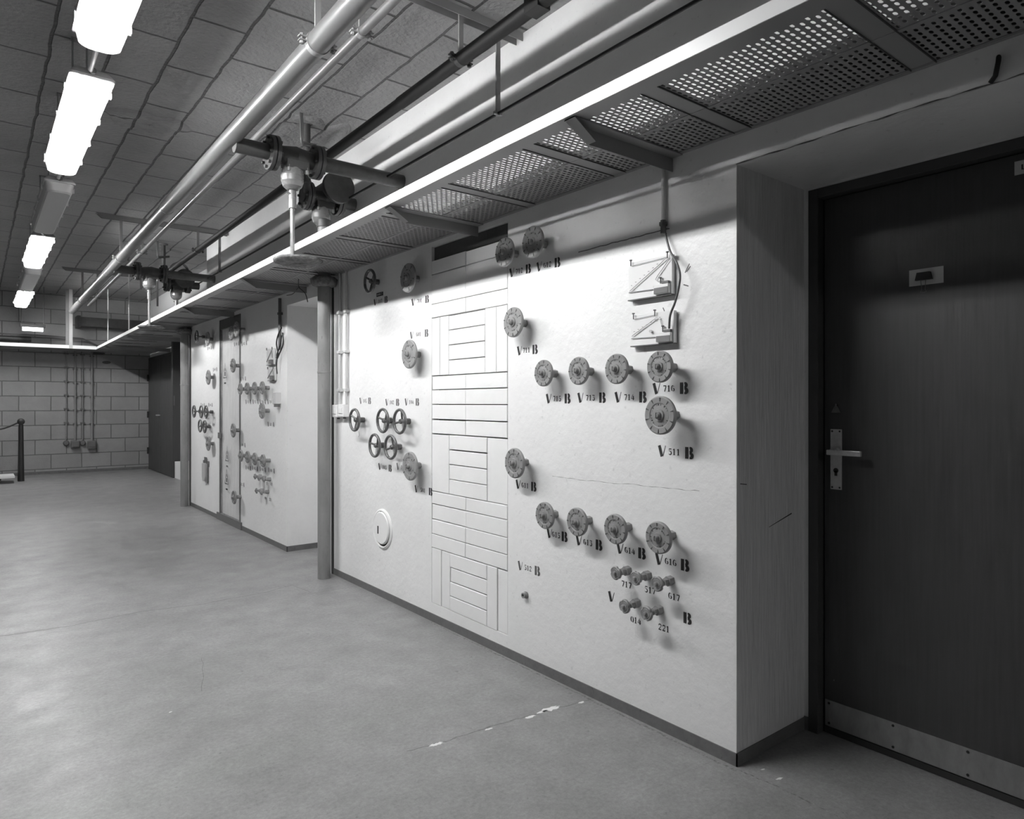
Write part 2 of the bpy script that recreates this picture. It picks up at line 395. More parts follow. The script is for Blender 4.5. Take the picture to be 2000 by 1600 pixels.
ribbon(mb, fpath([(840, 1215), (1000, 1293), (1200, 1390), (1438, 1506)], 24, .004, 8), [.008 + .006 * abs(math.sin(i * 1.3)) for i in range(73)], UP)
mb.build('floor_joint', 'dust', flo)

# ------------------------------------------------------------------ patches of rough plaster on the ceiling
def mound(name, x, y, rx, ry, h, seed, m, parent, z=CZ):
    r = random.Random(seed); mb = MB(); n = 40; R = 9; vs = []; ph = [r.uniform(0, 6) for _ in range(6)]
    for k in range(R + 1):
        for i in range(n):
            a = 2 * PI * i / n; rr = k / R * (1 + .16 * math.sin(2 * a + ph[0]) + .12 * math.sin(3 * a + ph[1]) + .06 * math.sin(7 * a + ph[2]))
            hh = h * (0.0 if k == R else (.55 + .45 * r.random())) * (0.5 if k < 5 else 1)
            vs.append((x + rr * rx * math.cos(a), y + rr * ry * math.sin(a), z - hh))
    fs = [(k * n + i, k * n + (i + 1) % n, (k + 1) * n + (i + 1) % n, (k + 1) * n + i) for k in range(R) for i in range(n)]
    return mb.add(vs, fs, True).build(name, m, parent)
for (x, y, rx, ry, sd) in ((1.75, 4.74, .28, .32, 1), (2.02, 4.74, .13, .28, 2), (.94, 5.25, .22, .24, 3), (1.72, 9.5, .3, .3, 4)):
    mound('plaster_patch', x, y, rx, ry, .020, sd, 'ceiling', ceil)

# ------------------------------------------------------------------ door in the near recess
XLF = 2.535
door = struct(bpy.data.objects.new('door_1', None)); COL.objects.link(door)
bevel(MB().box(XLF, XLF + .045, .405, 1.305, .026, 2.02).build('door_leaf', 'door', door), .002)
mb = MB(); zt = 2.058
mb.box(XD - .006, XLF + .05, 1.309, DY1, 0, zt); mb.box(XD - .006, XLF + .05, DY0, .401, 0, zt); mb.box(XD - .006, XLF + .05, .401, 1.309, 2.022, zt)
bevel(mb.build('door_frame', 'frame', door), .002)
MB().box(XLF - .003, XLF, .41, 1.300, .030, .128).build('kick_plate', 'kick', door)['label'] = 'brushed metal kick plate along the bottom of the door'
mb = MB()
for x in (1620, 1745, 1891):
    for z in (.042, .117):
        p = onX(x, 1000, XLF); mb.cyl((XLF - .005, p.y, z), (XLF - .003, p.y, z), .0045, 10)
mb.build('screw', 'black', door)
mb = MB(); mb.box(XLF, XLF + .05, .40, 1.305, 0.001, .024); mb.build('threshold_gap', 'joint', door)
pl = [onX(1623, 838, XLF), onX(1645, 838, XLF), onX(1623, 955, XLF)]
hand = bevel(MB().box(XLF - .005, XLF, pl[1].y, pl[0].y, pl[2].z, pl[0].z).build('door_handle', 'lever', door), .001)
hand['label'] = 'worn aluminium backplate with lever handle'
yc = (pl[0].y + pl[1].y) / 2; zl = onX(1640, 885, XLF - .05).z
MB().cyl((XLF - .005, yc, zl + .002), (XLF - .04, yc, zl + .002), .011, 18).lathe([(.018, 0), (.018, .006), (.012, .010)], (XLF - .005, yc, zl + .002), (-1, 0, 0), 20).build('lever_neck', 'lever', hand)
bevel(MB().box(XLF - .052, XLF - .038, yc - .112, yc + .014, zl - .010, zl + .010).build('lever', 'lever', hand), .003)
mb = MB(); zk = onX(1633, 922, XLF).z
mb.cyl((XLF - .0062, yc, zk + .006), (XLF - .005, yc, zk + .006), .0095, 18); mb.box(XLF - .0062, XLF - .005, yc - .005, yc + .005, zk - .014, zk + .006)
for a in (-1, 1):
    for zz in (pl[0].z - .008, pl[2].z + .008): mb.cyl((XLF - .0062, yc + a * .014, zz), (XLF - .005, yc + a * .014, zz), .0035, 10)
mb.build('keyhole', 'black', hand)
# small triangular peg above the handle
p = onX(1634, 800, XLF)
mb = MB(); mb.prism([(XLF, p.y + .017, p.z - .012), (XLF, p.y - .017, p.z - .012), (XLF, p.y - .004, p.z + .012), (XLF, p.y + .004, p.z + .012)], (-.010, 0, 0)); mb.cyl((XLF - .006, p.y, p.z + .010), (XLF - .006, p.y, p.z + .022), .003, 8)
bevel(mb.build('hook', 'nut', door), .003)
# label holder with binder clip, name plate
a, b = onX(1776, 560, XLF), onX(1843, 560, XLF); z0 = onX(1810, 556, XLF).z; z1 = onX(1810, 524, XLF).z
lab = MB().box(XLF - .0015, XLF, b.y, a.y, z0, z1).build('card', 'paper')
tag(lab, 'small worn white card stuck on the dark door', 'card')
ym = (a.y + b.y) / 2 + .004
clip = thing('binder_clip', 'black binder clip with wire loop holding the card on the door', 'clip', (XLF - .0015, ym, (z0 + z1) / 2))
mb = MB(); mb.prism([(-.0005, .026, -.012), (-.0005, -.026, -.012), (-.0005, -.020, .014), (-.0005, .020, .014)], (-.014, 0, 0))
mb.build('clip_body', 'black', clip)
mb = MB(); mb.tube([(-.012, .008, -.010), (-.012, .007, -.022), (-.010, .005, -.046), (-.010, .010, -.052), (-.010, 0, -.055), (-.010, -.010, -.052), (-.010, -.005, -.046), (-.012, -.007, -.022), (-.012, -.008, -.010)], .0012, 6)
mb.build('wire_loop', 'nut', clip)
a = onX(1982, 330, XLF); 
plate = MB().box(XLF - .003, XLF, a.y - .14, a.y, 1.955, 1.997).build('name_plate', 'paper', door)

# ------------------------------------------------------------------ stencil lettering
def arc(cx, cy, rx, ry, a0, a1, n=9):
    return [(cx + rx * math.cos(math.radians(a0 + (a1 - a0) * i / n)), cy + ry * math.sin(math.radians(a0 + (a1 - a0) * i / n))) for i in range(n + 1)]
def bow(cx, cy, rx, ry, a0, a1, w_, n=9):                      # crescent: thick in the middle, thin at its ends
    return (arc(cx, cy, rx, ry, a0, a1, n), [w_ * (.35 + .65 * math.sin(PI * i / n)) for i in range(n + 1)])
G = {
 'V': [([(.10, 1), (.40, 0.02)], .24), ([(.80, 1), (.50, .06)], .05)],
 'B': [([(.17, 1), (.17, 0)], .26), bow(.42, .76, .24, .20, 80, -80, .26), bow(.42, .26, .30, .22, 80, -80, .28)],
 'A': [([(.06, 0), (.36, .98)], .05), ([(.42, 1), (.74, 0)], .24), ([(.22, .32), (.48, .32)], .06)],
 'L': [([(.2, 1), (.2, 0)], .2), ([(.2, .06), (.6, .06)], .12)],
 '0': [bow(.30, .5, .20, .44, 100, 260, .17), bow(.34, .5, .20, .44, -80, 80, .17)],
 '1': [([(.30, 1), (.30, 0)], .17), ([(.12, .03), (.48, .03)], .06), ([(.12, .80), (.24, .95)], .07)],
 '2': [bow(.30, .72, .21, .22, 175, -45, .15), ([(.44, .56), (.12, .10)], .08), ([(.08, .07), (.54, .07)], .14), ([(.12, .70), (.12, .84)], .10)],
 '3': [([(.08, .94), (.52, .94)], .10), ([(.50, .90), (.30, .62)], .06), bow(.28, .30, .22, .28, 85, -150, .17)],
 '4': [([(.38, 1), (.04, .30)], .07), ([(.02, .27), (.60, .27)], .08), ([(.42, 0), (.42, .72)], .17)],
 '5': [([(.12, .94), (.52, .94)], .12), ([(.13, .88), (.13, .58)], .06), bow(.28, .30, .22, .28, 110, -150, .17)],
 '6': [bow(.30, .5, .20, .44, 70, 265, .17), bow(.34, .29, .18, .24, -85, 85, .17), ([(.40, .88), (.48, .80)], .09)],
 '7': [([(.06, .93), (.54, .93)], .13), ([(.52, .88), (.26, 0)], .13)],
 '.': [([(.05, 0), (.05, .08)], .08)],
}
def glyph(mb, ch, o, h, ax, n, xs=1.0):                                # o: lower left corner; ax: reading direction
    o = Vector(o); ax = Vector(ax)
    for pts, wd in G[ch]:
        ww = [q * h * 1.3 for q in wd] if isinstance(wd, list) else wd * h * 1.3
        ribbon(mb, [o + ax * x * h * xs + Vector((0, 0, y * h)) for x, y in pts], ww, n, .0008)
def stencil(cx, cy, digits, last='B', wid=None, parent=None, m='stencil', big=None, first='V'):
    """first letter, digits, last letter painted on the wall face, centred at the surveyed point"""
    p = onX(cx, cy); ax = (0, -1, 0); mb = MB(); H1 = .043; H2 = .0235; W = wid or .150
    y0 = p.y + W / 2
    if first: glyph(mb, first, (WX, y0, p.z - H1 / 2), H1, ax, (-1, 0, 0))
    dw = len(digits) * H2 * .80
    yd = p.y + dw / 2 + (.002 if first else 0)
    for i, ch in enumerate(digits): glyph(mb, ch, (WX, yd - i * H2 * .80, p.z - H2 / 2), H2, ax, (-1, 0, 0), 1.22)
    if last: glyph(mb, last, (WX, y0 - W + .030, p.z - H1 / 2), H1, ax, (-1, 0, 0))
    o = mb.build('stencil_marking', m, parent or wr); return o
for (x, y, d, wdt, m) in ((743, 588, '107', .18, 'stencil'), (820, 587.6, '701', .19, 'stencil'), (818, 653, '601', .20, 'stencil_g'), (713, 783, '105', .16, 'stencil_g'),
        (765.7, 786, '102', .17, 'stencil_g'), (804, 785.4, '104', .16, 'stencil_g'), (751.5, 913, '103', .17, 'stencil'), (788, 913, '100', .17, 'stencil_g'),
        (826.5, 957.7, '501', .19, 'stencil'), (1015, 529, '712', .155, 'stencil'), (1070, 517, '612', .155, 'stencil'), (1029, 684, '711', .145, 'stencil'),
        (1026.4, 948.4, '611', .145, 'stencil'), (1089, 778.7, '715', .155, 'stencil'), (1154, 777, '713', .160, 'stencil'), (1230, 776, '714', .160, 'stencil'),
        (1307.5, 758.8, '716', .158, 'stencil'), (1318, 883, '511', .155, 'stencil'), (1087, 1045, '615', .13, 'stencil'), (1149, 1060, '613', .150, 'stencil'),
        (1231, 1076, '614', .145, 'stencil'), (1311, 1098, '616', .150, 'stencil'), (1032, 1110, '512', .155, 'stencil_g')):
    stencil(x, y, d, 'B', wdt, m=m)
for (x, y, d) in ((1224, 1142, '717'), (1270, 1153, '517'), (1317, 1166, '617'), (1242, 1212, '014'), (1297, 1227, '221')):
    stencil(x, y, d, None, first=None)
for ch, x, y in (('V', 1194, 1166), ('B', 1342, 1208)):
    mb = MB(); p = onX(x, y); glyph(mb, ch, (WX, p.y + .016, p.z - .02), .041, (0, -1, 0), (-1, 0, 0)); mb.build('stencil_marking', 'stencil', wr)
mb = MB(); glyph(mb, 'L', (XLF - .003, a.y - .017, 1.968), .016, (0, -1, 0), (-1, 0, 0)); mb.build('lettering', 'black', plate)
# far panel codes
for (x, y, d) in ((462, 672, '712'), (477, 671, '612'), (409, 680, '701'), (420, 722, '601'), (475, 740, '711'), (485, 785, '715'), (499, 785, '713'), (513, 785, '714'), (528.5, 785, '716'),
        (529, 829, '511'), (396, 791, '102'), (411, 791, '104'), (474, 869, '611'), (485, 914, '615'), (498, 915, '613'), (513, 917, '614'), (530, 919, '616'), (472, 946, '512')):
    stencil(x, y, d, 'A', .16, parent=wra)
for (x, y, d) in ((522, 945, '717'), (530, 946, '617'), (519, 973, '014'), (528, 976, '221')): stencil(x, y, d, None, parent=wra, first=None)

# ------------------------------------------------------------------ handwheels and valves (local: wall face at x=0, room towards -x)
def hexnut(mb, x0, x1, r): mb.cyl((x0, 0, 0), (x1, 0, 0), r, 6, phase=.3, smooth=False)
def disc_wheel(dia, d, name, label, cat, loc, group, marks, rot=0.0, dark=False):
    t = thing(name, label, cat, loc, group); R = dia / 2; mb = MB()
    mb.lathe([(0, -.004), (R * .30, -.004), (R * .34, .001), (R * .60, .003), (R * .66, .0005), (R * .93, 0), (R, .004), (R, .013), (R * .93, .016), (0, .016)], (-d, 0, 0), (1, 0, 0), 48)
    n = 10 if marks > 6 else marks
    mb.cm = 1
    for k in range(n):
        a = 2 * PI * k / n + rot; ca, sa = math.cos(a), math.sin(a)
        r0, r1, wd = R * .72, R * .925, R * .04
        q = [(-d - .0016, ca * r0, sa * r0), (-d - .0016, ca * r1 - sa * wd, sa * r1 + ca * wd), (-d - .0016, ca * r1 + sa * wd, sa * r1 - ca * wd)]
        mb.prism(q, (.003, 0, 0))
    for k in range(26):                                        # raised lettering ring, too small to read
        if k % 9 in (4, 8) or k in (1, 12, 21): continue
        a = 2 * PI * k / 26; ca, sa = math.cos(a), math.sin(a); r0, r1, wd = R * .52, R * .60, R * .018
        mb.cm = 0 if k % 3 else 1
        q = [(-d + .0006, ca * r0 - sa * wd, sa * r0 + ca * wd), (-d + .0006, ca * r1 - sa * wd, sa * r1 + ca * wd), (-d + .0006, ca * r1 + sa * wd, sa * r1 - ca * wd), (-d + .0006, ca * r0 + sa * wd, sa * r0 - ca * wd)]
        mb.prism(q, (.002, 0, 0))
    mb.build('wheel_disc', ['disc', 'groove'], t)
    mb = MB(); mb.lathe([(0, -.019), (R * .12, -.018), (R * .18, -.012), (R * .20, -.004), (R * .20, 0)], (-d, 0, 0), (1, 0, 0), 20)
    mb.cm = 1; mb.box(-d - .0195, -d - .012, -R * .025, R * .025, -R * .15, R * .15); mb.build('hub_nut', ['disc', 'groove'], t)
    MB().cyl((-d + .014, 0, 0), (-.02, 0, 0), R * .14, 14).build('stem', 'nut', t)
    mb = MB(); hexnut(mb, -.042, 0, max(.019, R * .24)); bevel(mb.build('packing_nut', 'disc', t), .0015)
    return t
def spoked(dia, d, label, loc, group, rot=0.0):
    t = thing('spoked_handwheel', label, 'handwheel', loc, group); R = dia / 2; mb = MB()
    n = 44; r = R * .115
    mb.tube([(-d, (R - r) * math.cos(2 * PI * i / n), (R - r) * math.sin(2 * PI * i / n)) for i in range(n)], r, 10, closed=True)
    mb.build('rim', 'spoke', t)
    for k in range(3):
        a = 2 * PI * k / 3 + rot
        MB().cyl((-d + .014, .2 * R * math.cos(a), .2 * R * math.sin(a)), (-d, (R - r) * math.cos(a), (R - r) * math.sin(a)), R * .085, 8).build('spoke', 'spoke', t)
    mb = MB(); mb.lathe([(0, -.006), (R * .15, -.006), (R * .2, 0), (R * .2, .02), (R * .12, .024), (0, .024)], (-d + .004, 0, 0), (1, 0, 0), 18); mb.build('hub', 'spoke', t)
    MB().cyl((-d + .02, 0, 0), (-.02, 0, 0), R * .09, 12).build('stem', 'nut', t)
    mb = MB(); hexnut(mb, -.03, 0, .019); bevel(mb.build('packing_nut', 'nut', t), .0015)
    return t
def small_valve(dia, d, label, loc, group, rot=0.0):
    t = thing('needle_valve', label, 'valve', loc, group); R = dia / 2; mb = MB(); n = 42
    def ring(x, k): return [(x, k * R * (1 - .16 * max(0, math.cos(3 * (2 * PI * i / n) + rot)) ** 6) * math.cos(2 * PI * i / n), k * R * (1 - .16 * max(0, math.cos(3 * (2 * PI * i / n) + rot)) ** 6) * math.sin(2 * PI * i / n)) for i in range(n)]
    prof = [(-d, .5), (-d - .001, .62), (-d + .001, .68), (-d - .0005, .86), (-d + .003, 1), (-d + .010, 1), (-d + .012, .8)]
    rs = [ring(x, k) for x, k in prof]
    for A_, B_ in zip(rs, rs[1:]): mb.add(A_ + B_, [(i, n + i, n + (i + 1) % n, (i + 1) % n) for i in range(n)], True)
    mb.add(rs[0], [list(range(n))]); mb.add(rs[-1], [list(range(n))])
    mb.lathe([(0, -.010), (R * .2, -.010), (R * .26, -.006), (R * .26, 0)], (-d, 0, 0), (1, 0, 0), 16)
    mb.build('knob', 'disc', t)
    MB().cyl((-d + .01, 0, 0), (-.03, 0, 0), .0075, 14).build('stem', 'disc', t)
    mb = MB(); hexnut(mb, -.046, -.026, .013); mb.build('gland_nut', 'disc', t)
    mb = MB(); hexnut(mb, -.026, 0, .019); bevel(mb.build('packing_nut', 'disc', t), .0012)
    return t
def survey(x, y, dia, nx):
    """valve position: stem foot from the nut on the wall, stand-off from the wheel, diameter from its height"""
    Yn = onX(nx, y).y; u, _ = uv(x, y); X = (S_ + u * C_) / (C_ - u * S_) * Yn; p = onY(x, y, Yn)
    return Vector((WX, Yn, p.z)), max(.06, WX - X), dia * dep(p) / F_PX
NEAR_D = [
 (795, 542.6, 57, 817, 'large', '701 B', 'shaded disc handwheel under the tray beside the spoked wheel, code V 701 B'),
 (797.5, 691.7, 56.3, 819.4, 'large', '601 B', 'disc handwheel alone left of the block infill, below code V 601 B'),
 (799, 910.7, 56.4, 820.4, 'large', '501 B', 'disc handwheel just below the spoked wheels, above code V 501 B'),
 (983.4, 492, 57, 1009, 'mid', '', 'shaded disc handwheel at top of the block infill above code V 712 B'),
 (1038.4, 472.6, 62.4, 1065.6, 'mid', '', 'shaded disc handwheel just under the tray above code V 612 B'),
 (1000.4, 629.4, 59, 1026, 'mid', '', 'disc handwheel on the upper right edge of the block infill above code V 711 B'),
 (1003, 905, 59, 1029, 'mid', '', 'disc handwheel on the right edge of the block infill above code V 611 B'),
 (1059.5, 729, 52, 1085.5, 'row', '', 'disc handwheel above code V 715 B, left end of the upper row'),
 (1128, 724.5, 55, 1155, 'row', '', 'disc handwheel above code V 713 B in the upper row'),
 (1202, 720.7, 59.3, 1230.5, 'row', '', 'disc handwheel above code V 714 B in the upper row'),
 (1286.6, 716.4, 62.3, 1316.4, 'row', '', 'disc handwheel above code V 716 B, under the clear gauge boards'),
 (1287.3, 811.6, 75.6, 1321, 'mid', '', 'largest nearest disc handwheel above code V 511 B'),
 (1062, 1007.4, 52.4, 1086, 'row', '', 'disc handwheel above code V 615 B, left end of the lower row'),
 (1125, 1020, 55.6, 1152.4, 'row', '', 'disc handwheel above code V 613 B in the lower row'),
 (1200, 1034, 59, 1229, 'row', '', 'disc handwheel above code V 614 B in the lower row'),
 (1284, 1051, 63, 1314, 'row', '', 'disc handwheel above code V 616 B, right end of the lower row')]
for i, (x, y, dm, nx, k, _, lb) in enumerate(NEAR_D):
    loc, d, dia = survey(x, y, dm, nx)
    disc_wheel(dia, d, 'disc_handwheel', lb, 'handwheel', loc, 'disc handwheels on the near wall panel', 6 if k == 'large' else 10, rot=.2 + i * .13)
for i, (x, y, dm, nx, lb) in enumerate((
 (722.2, 549, 48, 739.4, 'dark spoked handwheel in the shade under the tray above code V 107 B'),
 (692.5, 820.4, 46.4, 711, 'dark spoked handwheel leftmost, beside the two white switch boxes'),
 (747.6, 821.7, 50, 764.6, 'dark spoked handwheel below code V 102 B, upper row of the cluster'),
 (780.6, 823.3, 51.4, 800.3, 'dark spoked handwheel below code V 104 B, upper right of the cluster'),
 (731.8, 870.3, 48, 750, 'dark spoked handwheel lower left of the cluster above code V 103 B'),
 (763, 873.6, 50, 783, 'dark spoked handwheel lower right of the cluster, touching the disc wheel below'))):
    loc, d, dia = survey(x, y, dm, nx); spoked(dia, d, lb, loc, 'spoked handwheels on the near wall panel', [.5, 2.6, 2.4, 1.9, 2.3, 1.8][i])
for i, (x, y, dm, nx, lb) in enumerate((
 (1201, 1120, 27, 1228, 'small lobed valve knob beside number 717, left in its row of three'),
 (1240, 1130, 28, 1267, 'small lobed valve knob between numbers 717 and 517'),
 (1282, 1141, 30, 1311, 'small lobed valve knob above number 617, right in its row of three'),
 (1218, 1185, 27.6, 1246, 'small lobed valve knob above number 014 in the lower pair'),
 (1261, 1199, 29, 1290, 'small lobed valve knob above number 221 in the lower pair'))):
    loc, d, dia = survey(x, y, dm, nx); small_valve(dia, d, lb, loc, 'small lobed valves on the near wall panel', i * 1.1)
# far panel
FD = [(403.7, 662, 28, 416, 6, 'far disc handwheel in the shade under the tray beside a spoked wheel'),
 (450, 651, 28, 466, 10, 'far shaded disc handwheel over the film covered panel'),
 (460, 643, 30, 478, 10, 'far shaded disc handwheel highest on the panel, close under the tray'),
 (405.5, 737, 29, 417.5, 6, 'far disc handwheel alone left of the film covered panel'),
 (453.5, 714, 28, 469, 10, 'far disc handwheel beside the upper warning triangle'),
 (467.8, 760, 23, 483, 10, 'far disc handwheel, left end of the upper row of four'),
 (481, 759, 24, 496.5, 10, 'far disc handwheel, second from left in the upper row of four'),
 (495.5, 758.5, 25, 511, 10, 'far disc handwheel, third from left in the upper row of four'),
 (510.5, 757.5, 25.5, 526, 10, 'far disc handwheel, right end of the upper row of four'),
 (510, 802.5, 31, 526, 10, 'far larger disc handwheel below the upper row, near the small switch box'),
 (405.5, 866.8, 28, 416.7, 6, 'far disc handwheel under the far spoked wheels, above the hanging tool'),
 (454, 840.7, 28, 468.5, 10, 'far disc handwheel at mid height on the film covered panel edge'),
 (469, 890.5, 23, 483, 10, 'far disc handwheel, left end of the lower row of four'),
 (482, 893, 24, 496.5, 10, 'far disc handwheel, second from left in the lower row of four'),
 (496, 896.5, 25, 511, 10, 'far disc handwheel, third from left in the lower row of four'),
 (512, 900, 25.5, 527.7, 10, 'far disc handwheel, right end of the lower row of four'),
 (455.5, 971.5, 27, 470.8, 10, 'lowest far disc handwheel near the foot of the film covered panel')]
for i, (x, y, dm, nx, n, lb) in enumerate(FD):
    loc, d, dia = survey(x, y, dm, nx); disc_wheel(dia, d, 'disc_handwheel', lb, 'handwheel', loc, 'disc handwheels on the far wall panel', n, rot=i * .17)
for i, (x, y, dm, nx, lb) in enumerate((
 (384, 657.5, 25, 400, 'far spoked handwheel in the shade just under the tray'),
 (379, 803.7, 25, 393, 'far spoked handwheel, leftmost of the upper three'),
 (393, 804.3, 25.5, 407, 'far spoked handwheel, middle of the upper three'),
 (402.5, 804.8, 26.5, 416, 'far spoked handwheel, rightmost of the upper three'),
 (390.8, 832, 26, 402, 'far spoked handwheel, left of the lower two'),
 (400.3, 833.5, 26, 411, 'far spoked handwheel, right of the lower two'))):
    loc, d, dia = survey(x, y, dm, nx); spoked(dia, d, lb, loc, 'spoked handwheels on the far wall panel', i)
for i, (x, y, dm, nx, lb) in enumerate((
 (497, 931, 11, 511, 'tiny far valve knob, left in the row of three'), (504.5, 934, 11, 519, 'tiny far valve knob, middle in the row of three'),
 (513.8, 937, 11, 528.5, 'tiny far valve knob, right in the row of three'), (499.7, 958.8, 11, 515, 'tiny far valve knob, left in the lowest pair'),
 (509.3, 961.8, 11, 524.8, 'tiny far valve knob, right in the lowest pair'))):
    loc, d, dia = survey(x, y, dm, nx); small_valve(dia, d, lb, loc, 'small lobed valves on the far wall panel', i)

# ------------------------------------------------------------------ other fittings on the near panel
p = onX(748, 1033)
t = thing('wall_hatch', 'round white hatch cover with slot low on the near wall panel', 'hatch', p)
MB().lathe([(.128, 0), (.128, -.006), (.118, -.012), (.112, -.010), (.112, 0)], (0, 0, 0), (1, 0, 0), 56).build('hatch_ring', 'infill', t)
mb = MB(); mb.lathe([(0, -.016), (.098, -.016), (.104, -.010), (.104, 0)], (0, .004, .005), (1, 0, 0), 56)
mb.cm = 1; mb.box(-.0175, -.015, .030, .044, -.035, .015); mb.build('hatch_cover', ['infill', 'joint'], t)
mb = MB(); mb.cyl((-.003, 0, 0), (0, 0, 0), .114, 48); mb.build('gap_shadow_ring', 'joint', t)
p = onX(1028, 1162)
t = thing('pipe_stub', 'short open pipe stub in the wall below code V 512 B', 'pipe', p)
MB().lathe([(.008, 0), (.008, -.022), (.013, -.022), (.0135, -.006), (.017, -.005), (.017, 0)], (0, 0, 0), (1, 0, 0), 24).build('sleeve', 'disc', t)
MB().cyl((-.002, 0, 0), (0, 0, 0), .008, 16).build('bore', 'joint', t)
p = onX(742, 575)
t = MB().box(WX - .002, WX, p.y - .045, p.y + .045, p.z - .012, p.z + .012).build('tape_label', 'black')
tag(t, 'small black embossed label above code V 107 B', 'label')
mb = MB()
for i in range(6): mb.box(WX - .0026, WX - .002, p.y + .036 - i * .009 - .005, p.y + .036 - i * .009, p.z - .005, p.z + .005)
glyph(mb, '7', (WX - .002, p.y - .024, p.z - .008), .016, (0, -1, 0), (-1, 0, 0)); mb.build('lettering', 'paper', t)
# two vertical conduits down to two switch boxes
for k, (x, yb, lb) in enumerate(((668, 793, 'left white conduit running down to a switch box on the near panel'), (681, 790, 'right white conduit running down to a switch box on the near panel'))):
    P = onX(x, 600); zb = onX(x, yb).z; t = thing('wall_conduit', lb, 'conduit', (WX, P.y, zb), 'conduits on the near panel')
    H_ = 2.17 - zb; MB().cyl((-.018, 0, 0), (-.018, 0, H_), .0085, 14).build('tube', 'conduit', t)
    for zc in (1.89, 1.61, 1.34):
        bevel(MB().box(-.034, 0, -.020, .020, zc - zb - .011, zc - zb + .011).build('clamp', 'conduit', t), .003)
for x, y, lb in ((664.5, 803, 'left of two small white switch boxes at the conduit foot'), (676.5, 802, 'right of two small white switch boxes at the conduit foot')):
    p = onX(x, y); t = thing('switch_box', lb, 'switch', p, 'switch boxes on the near panel')
    bevel(MB().box(-.045, 0, -.044, .044, -.045, .045).build('box_body', 'white', t), .006)
    bevel(MB().box(-.050, -.044, -.028, .028, -.020, .020).build('cover', 'white', t), .002)
    MB().cyl((-.022, -.02, -.058), (-.022, -.02, -.045), .010, 12).build('cable_gland', 'nut', t)
# pale strip and black joint at the left edge of each panel
for (y, a, b_) in ((4.72, 'near', ''), (8.94, 'far', '')):
    t = MB().box(WX - .008, WX + .03, y + .03, y + .055, .0, 2.14).build('edge_strip', 'light_strip'); tag(t, 'pale upright metal strip at the left edge of the %s panel' % a, 'strip')
    t = MB().box(WX - .006, WX + .03, y + .002, y + .024, .0, 2.14).build('joint_seal', 'black'); tag(t, 'black upright joint strip at the left edge of the %s panel' % a, 'strip')

# gauge boards ("manometers") of clear acrylic
def gauge(corners, label, kind):
    ps = [onX(x, y, WX - .02) for x, y in corners]; y0 = max(p.y for p in ps); y1 = min(p.y for p in ps); z1 = max(ps[0].z, ps[1].z); z0 = min(ps[2].z, ps[3].z)
    W_, H_ = y0 - y1, z1 - z0
    t = thing('inclined_gauge', label, 'gauge', (WX, y0, z0), 'clear acrylic gauges on the near panel')
    bevel(MB().box(-.022, -.010, -W_, 0, 0, H_).build('acrylic_board', 'acryl', t), .001)
    MB().box(-.010, -.006, -W_, 0, 0, H_).build('backing_board', 'white', t)
    MB().box(-.026, -.004, -W_, 0, -.003, .001).build('bottom_edge', 'stencil_g', t)
    for a_, b2 in ((.03, H_ - .02), (W_ - .02, H_ - .02), (.03, .02), (W_ - .02, .02)): MB().cyl((-.006, -a_, b2), (0, -a_, b2), .006, 10).build('spacer', 'nut', t)
    if kind == 0:
        tub = [(-.028, -.012, .035), (-.028, -W_ * .93, H_ - .010), (-.028, -W_ * .97, H_ - .018), (-.028, -W_ * .70, H_ * .50), (-.028, -W_ * .66, H_ * .42), (-.028, -W_ * .72, H_ * .36), (-.028, -W_ * .80, H_ * .36)]
    else:
        tub = [(-.028, -.010, .040), (-.028, -W_ * .62, H_ - .022), (-.028, -W_ * .70, H_ - .024), (-.028, -W_ * .76, H_ * .52), (-.028, -W_ * .80, H_ * .45)]
    MB().tube(tub, .0018, 8).build('glass_tube', 'conduit', t)
    MB().tube([(-.026, -.006, .030), (-.026, -W_ * .62, .027)], .0013, 6).build('drain_line', 'nut', t)
    MB().tube([(-.026, -.02, H_ - .016), (-.026, -W_ * (.9 if kind == 0 else .58), H_ - .010)], .0009, 6).build('scale_edge', 'nut', t)
    mb = MB()
    for q in range(7): mb.box(-.0295, -.0275, -.02 - q * W_ * .1, -.02 - q * W_ * .1 - .006, .055 + q * (H_ - .06) * .12, .0565 + q * (H_ - .06) * .12)
    mb.build('scale_marks', 'nut', t)
    bevel(MB().box(-.036, -.023, -W_ + .006, -W_ * .64, .005, .040).build('reservoir', 'acryl', t), .002)
    MB().box(-.038, -.0365, -W_ + .008, -W_ * .66, .007, .028).build('liquid', 'liquid', t)
    MB().box(-.0365, -.024, -W_ + .007, -W_ * .82, .041, .050).build('filler_block', 'nut', t)
    for sy, sz in ((-.02, H_ - .004), (-W_ * (.93 if kind == 0 else .60), H_ - .002), (-W_ * .78, .055)):
        MB().cyl((-.030, sy, sz - .012), (-.030, sy, sz + .008), .0022, 8).cyl((-.030, sy, sz + .008), (-.030, sy, sz + .012), .0055, 10).build('thumb_screw', 'nut', t)
    if kind: MB().cyl((-.032, -W_ * .5, H_ * .42), (-.022, -W_ * .5, H_ * .42), .0055, 14).build('level_vial', 'lever', t)
    return t
gauge([(1228, 514), (1312.5, 498.4), (1313, 574), (1229.6, 582)], 'upper clear inclined gauge board, larger, beside the hanging cable', 0)
gauge([(1233, 617), (1317, 612), (1317, 669.5), (1234, 676)], 'lower clear inclined gauge board where the hanging cable ends', 1)
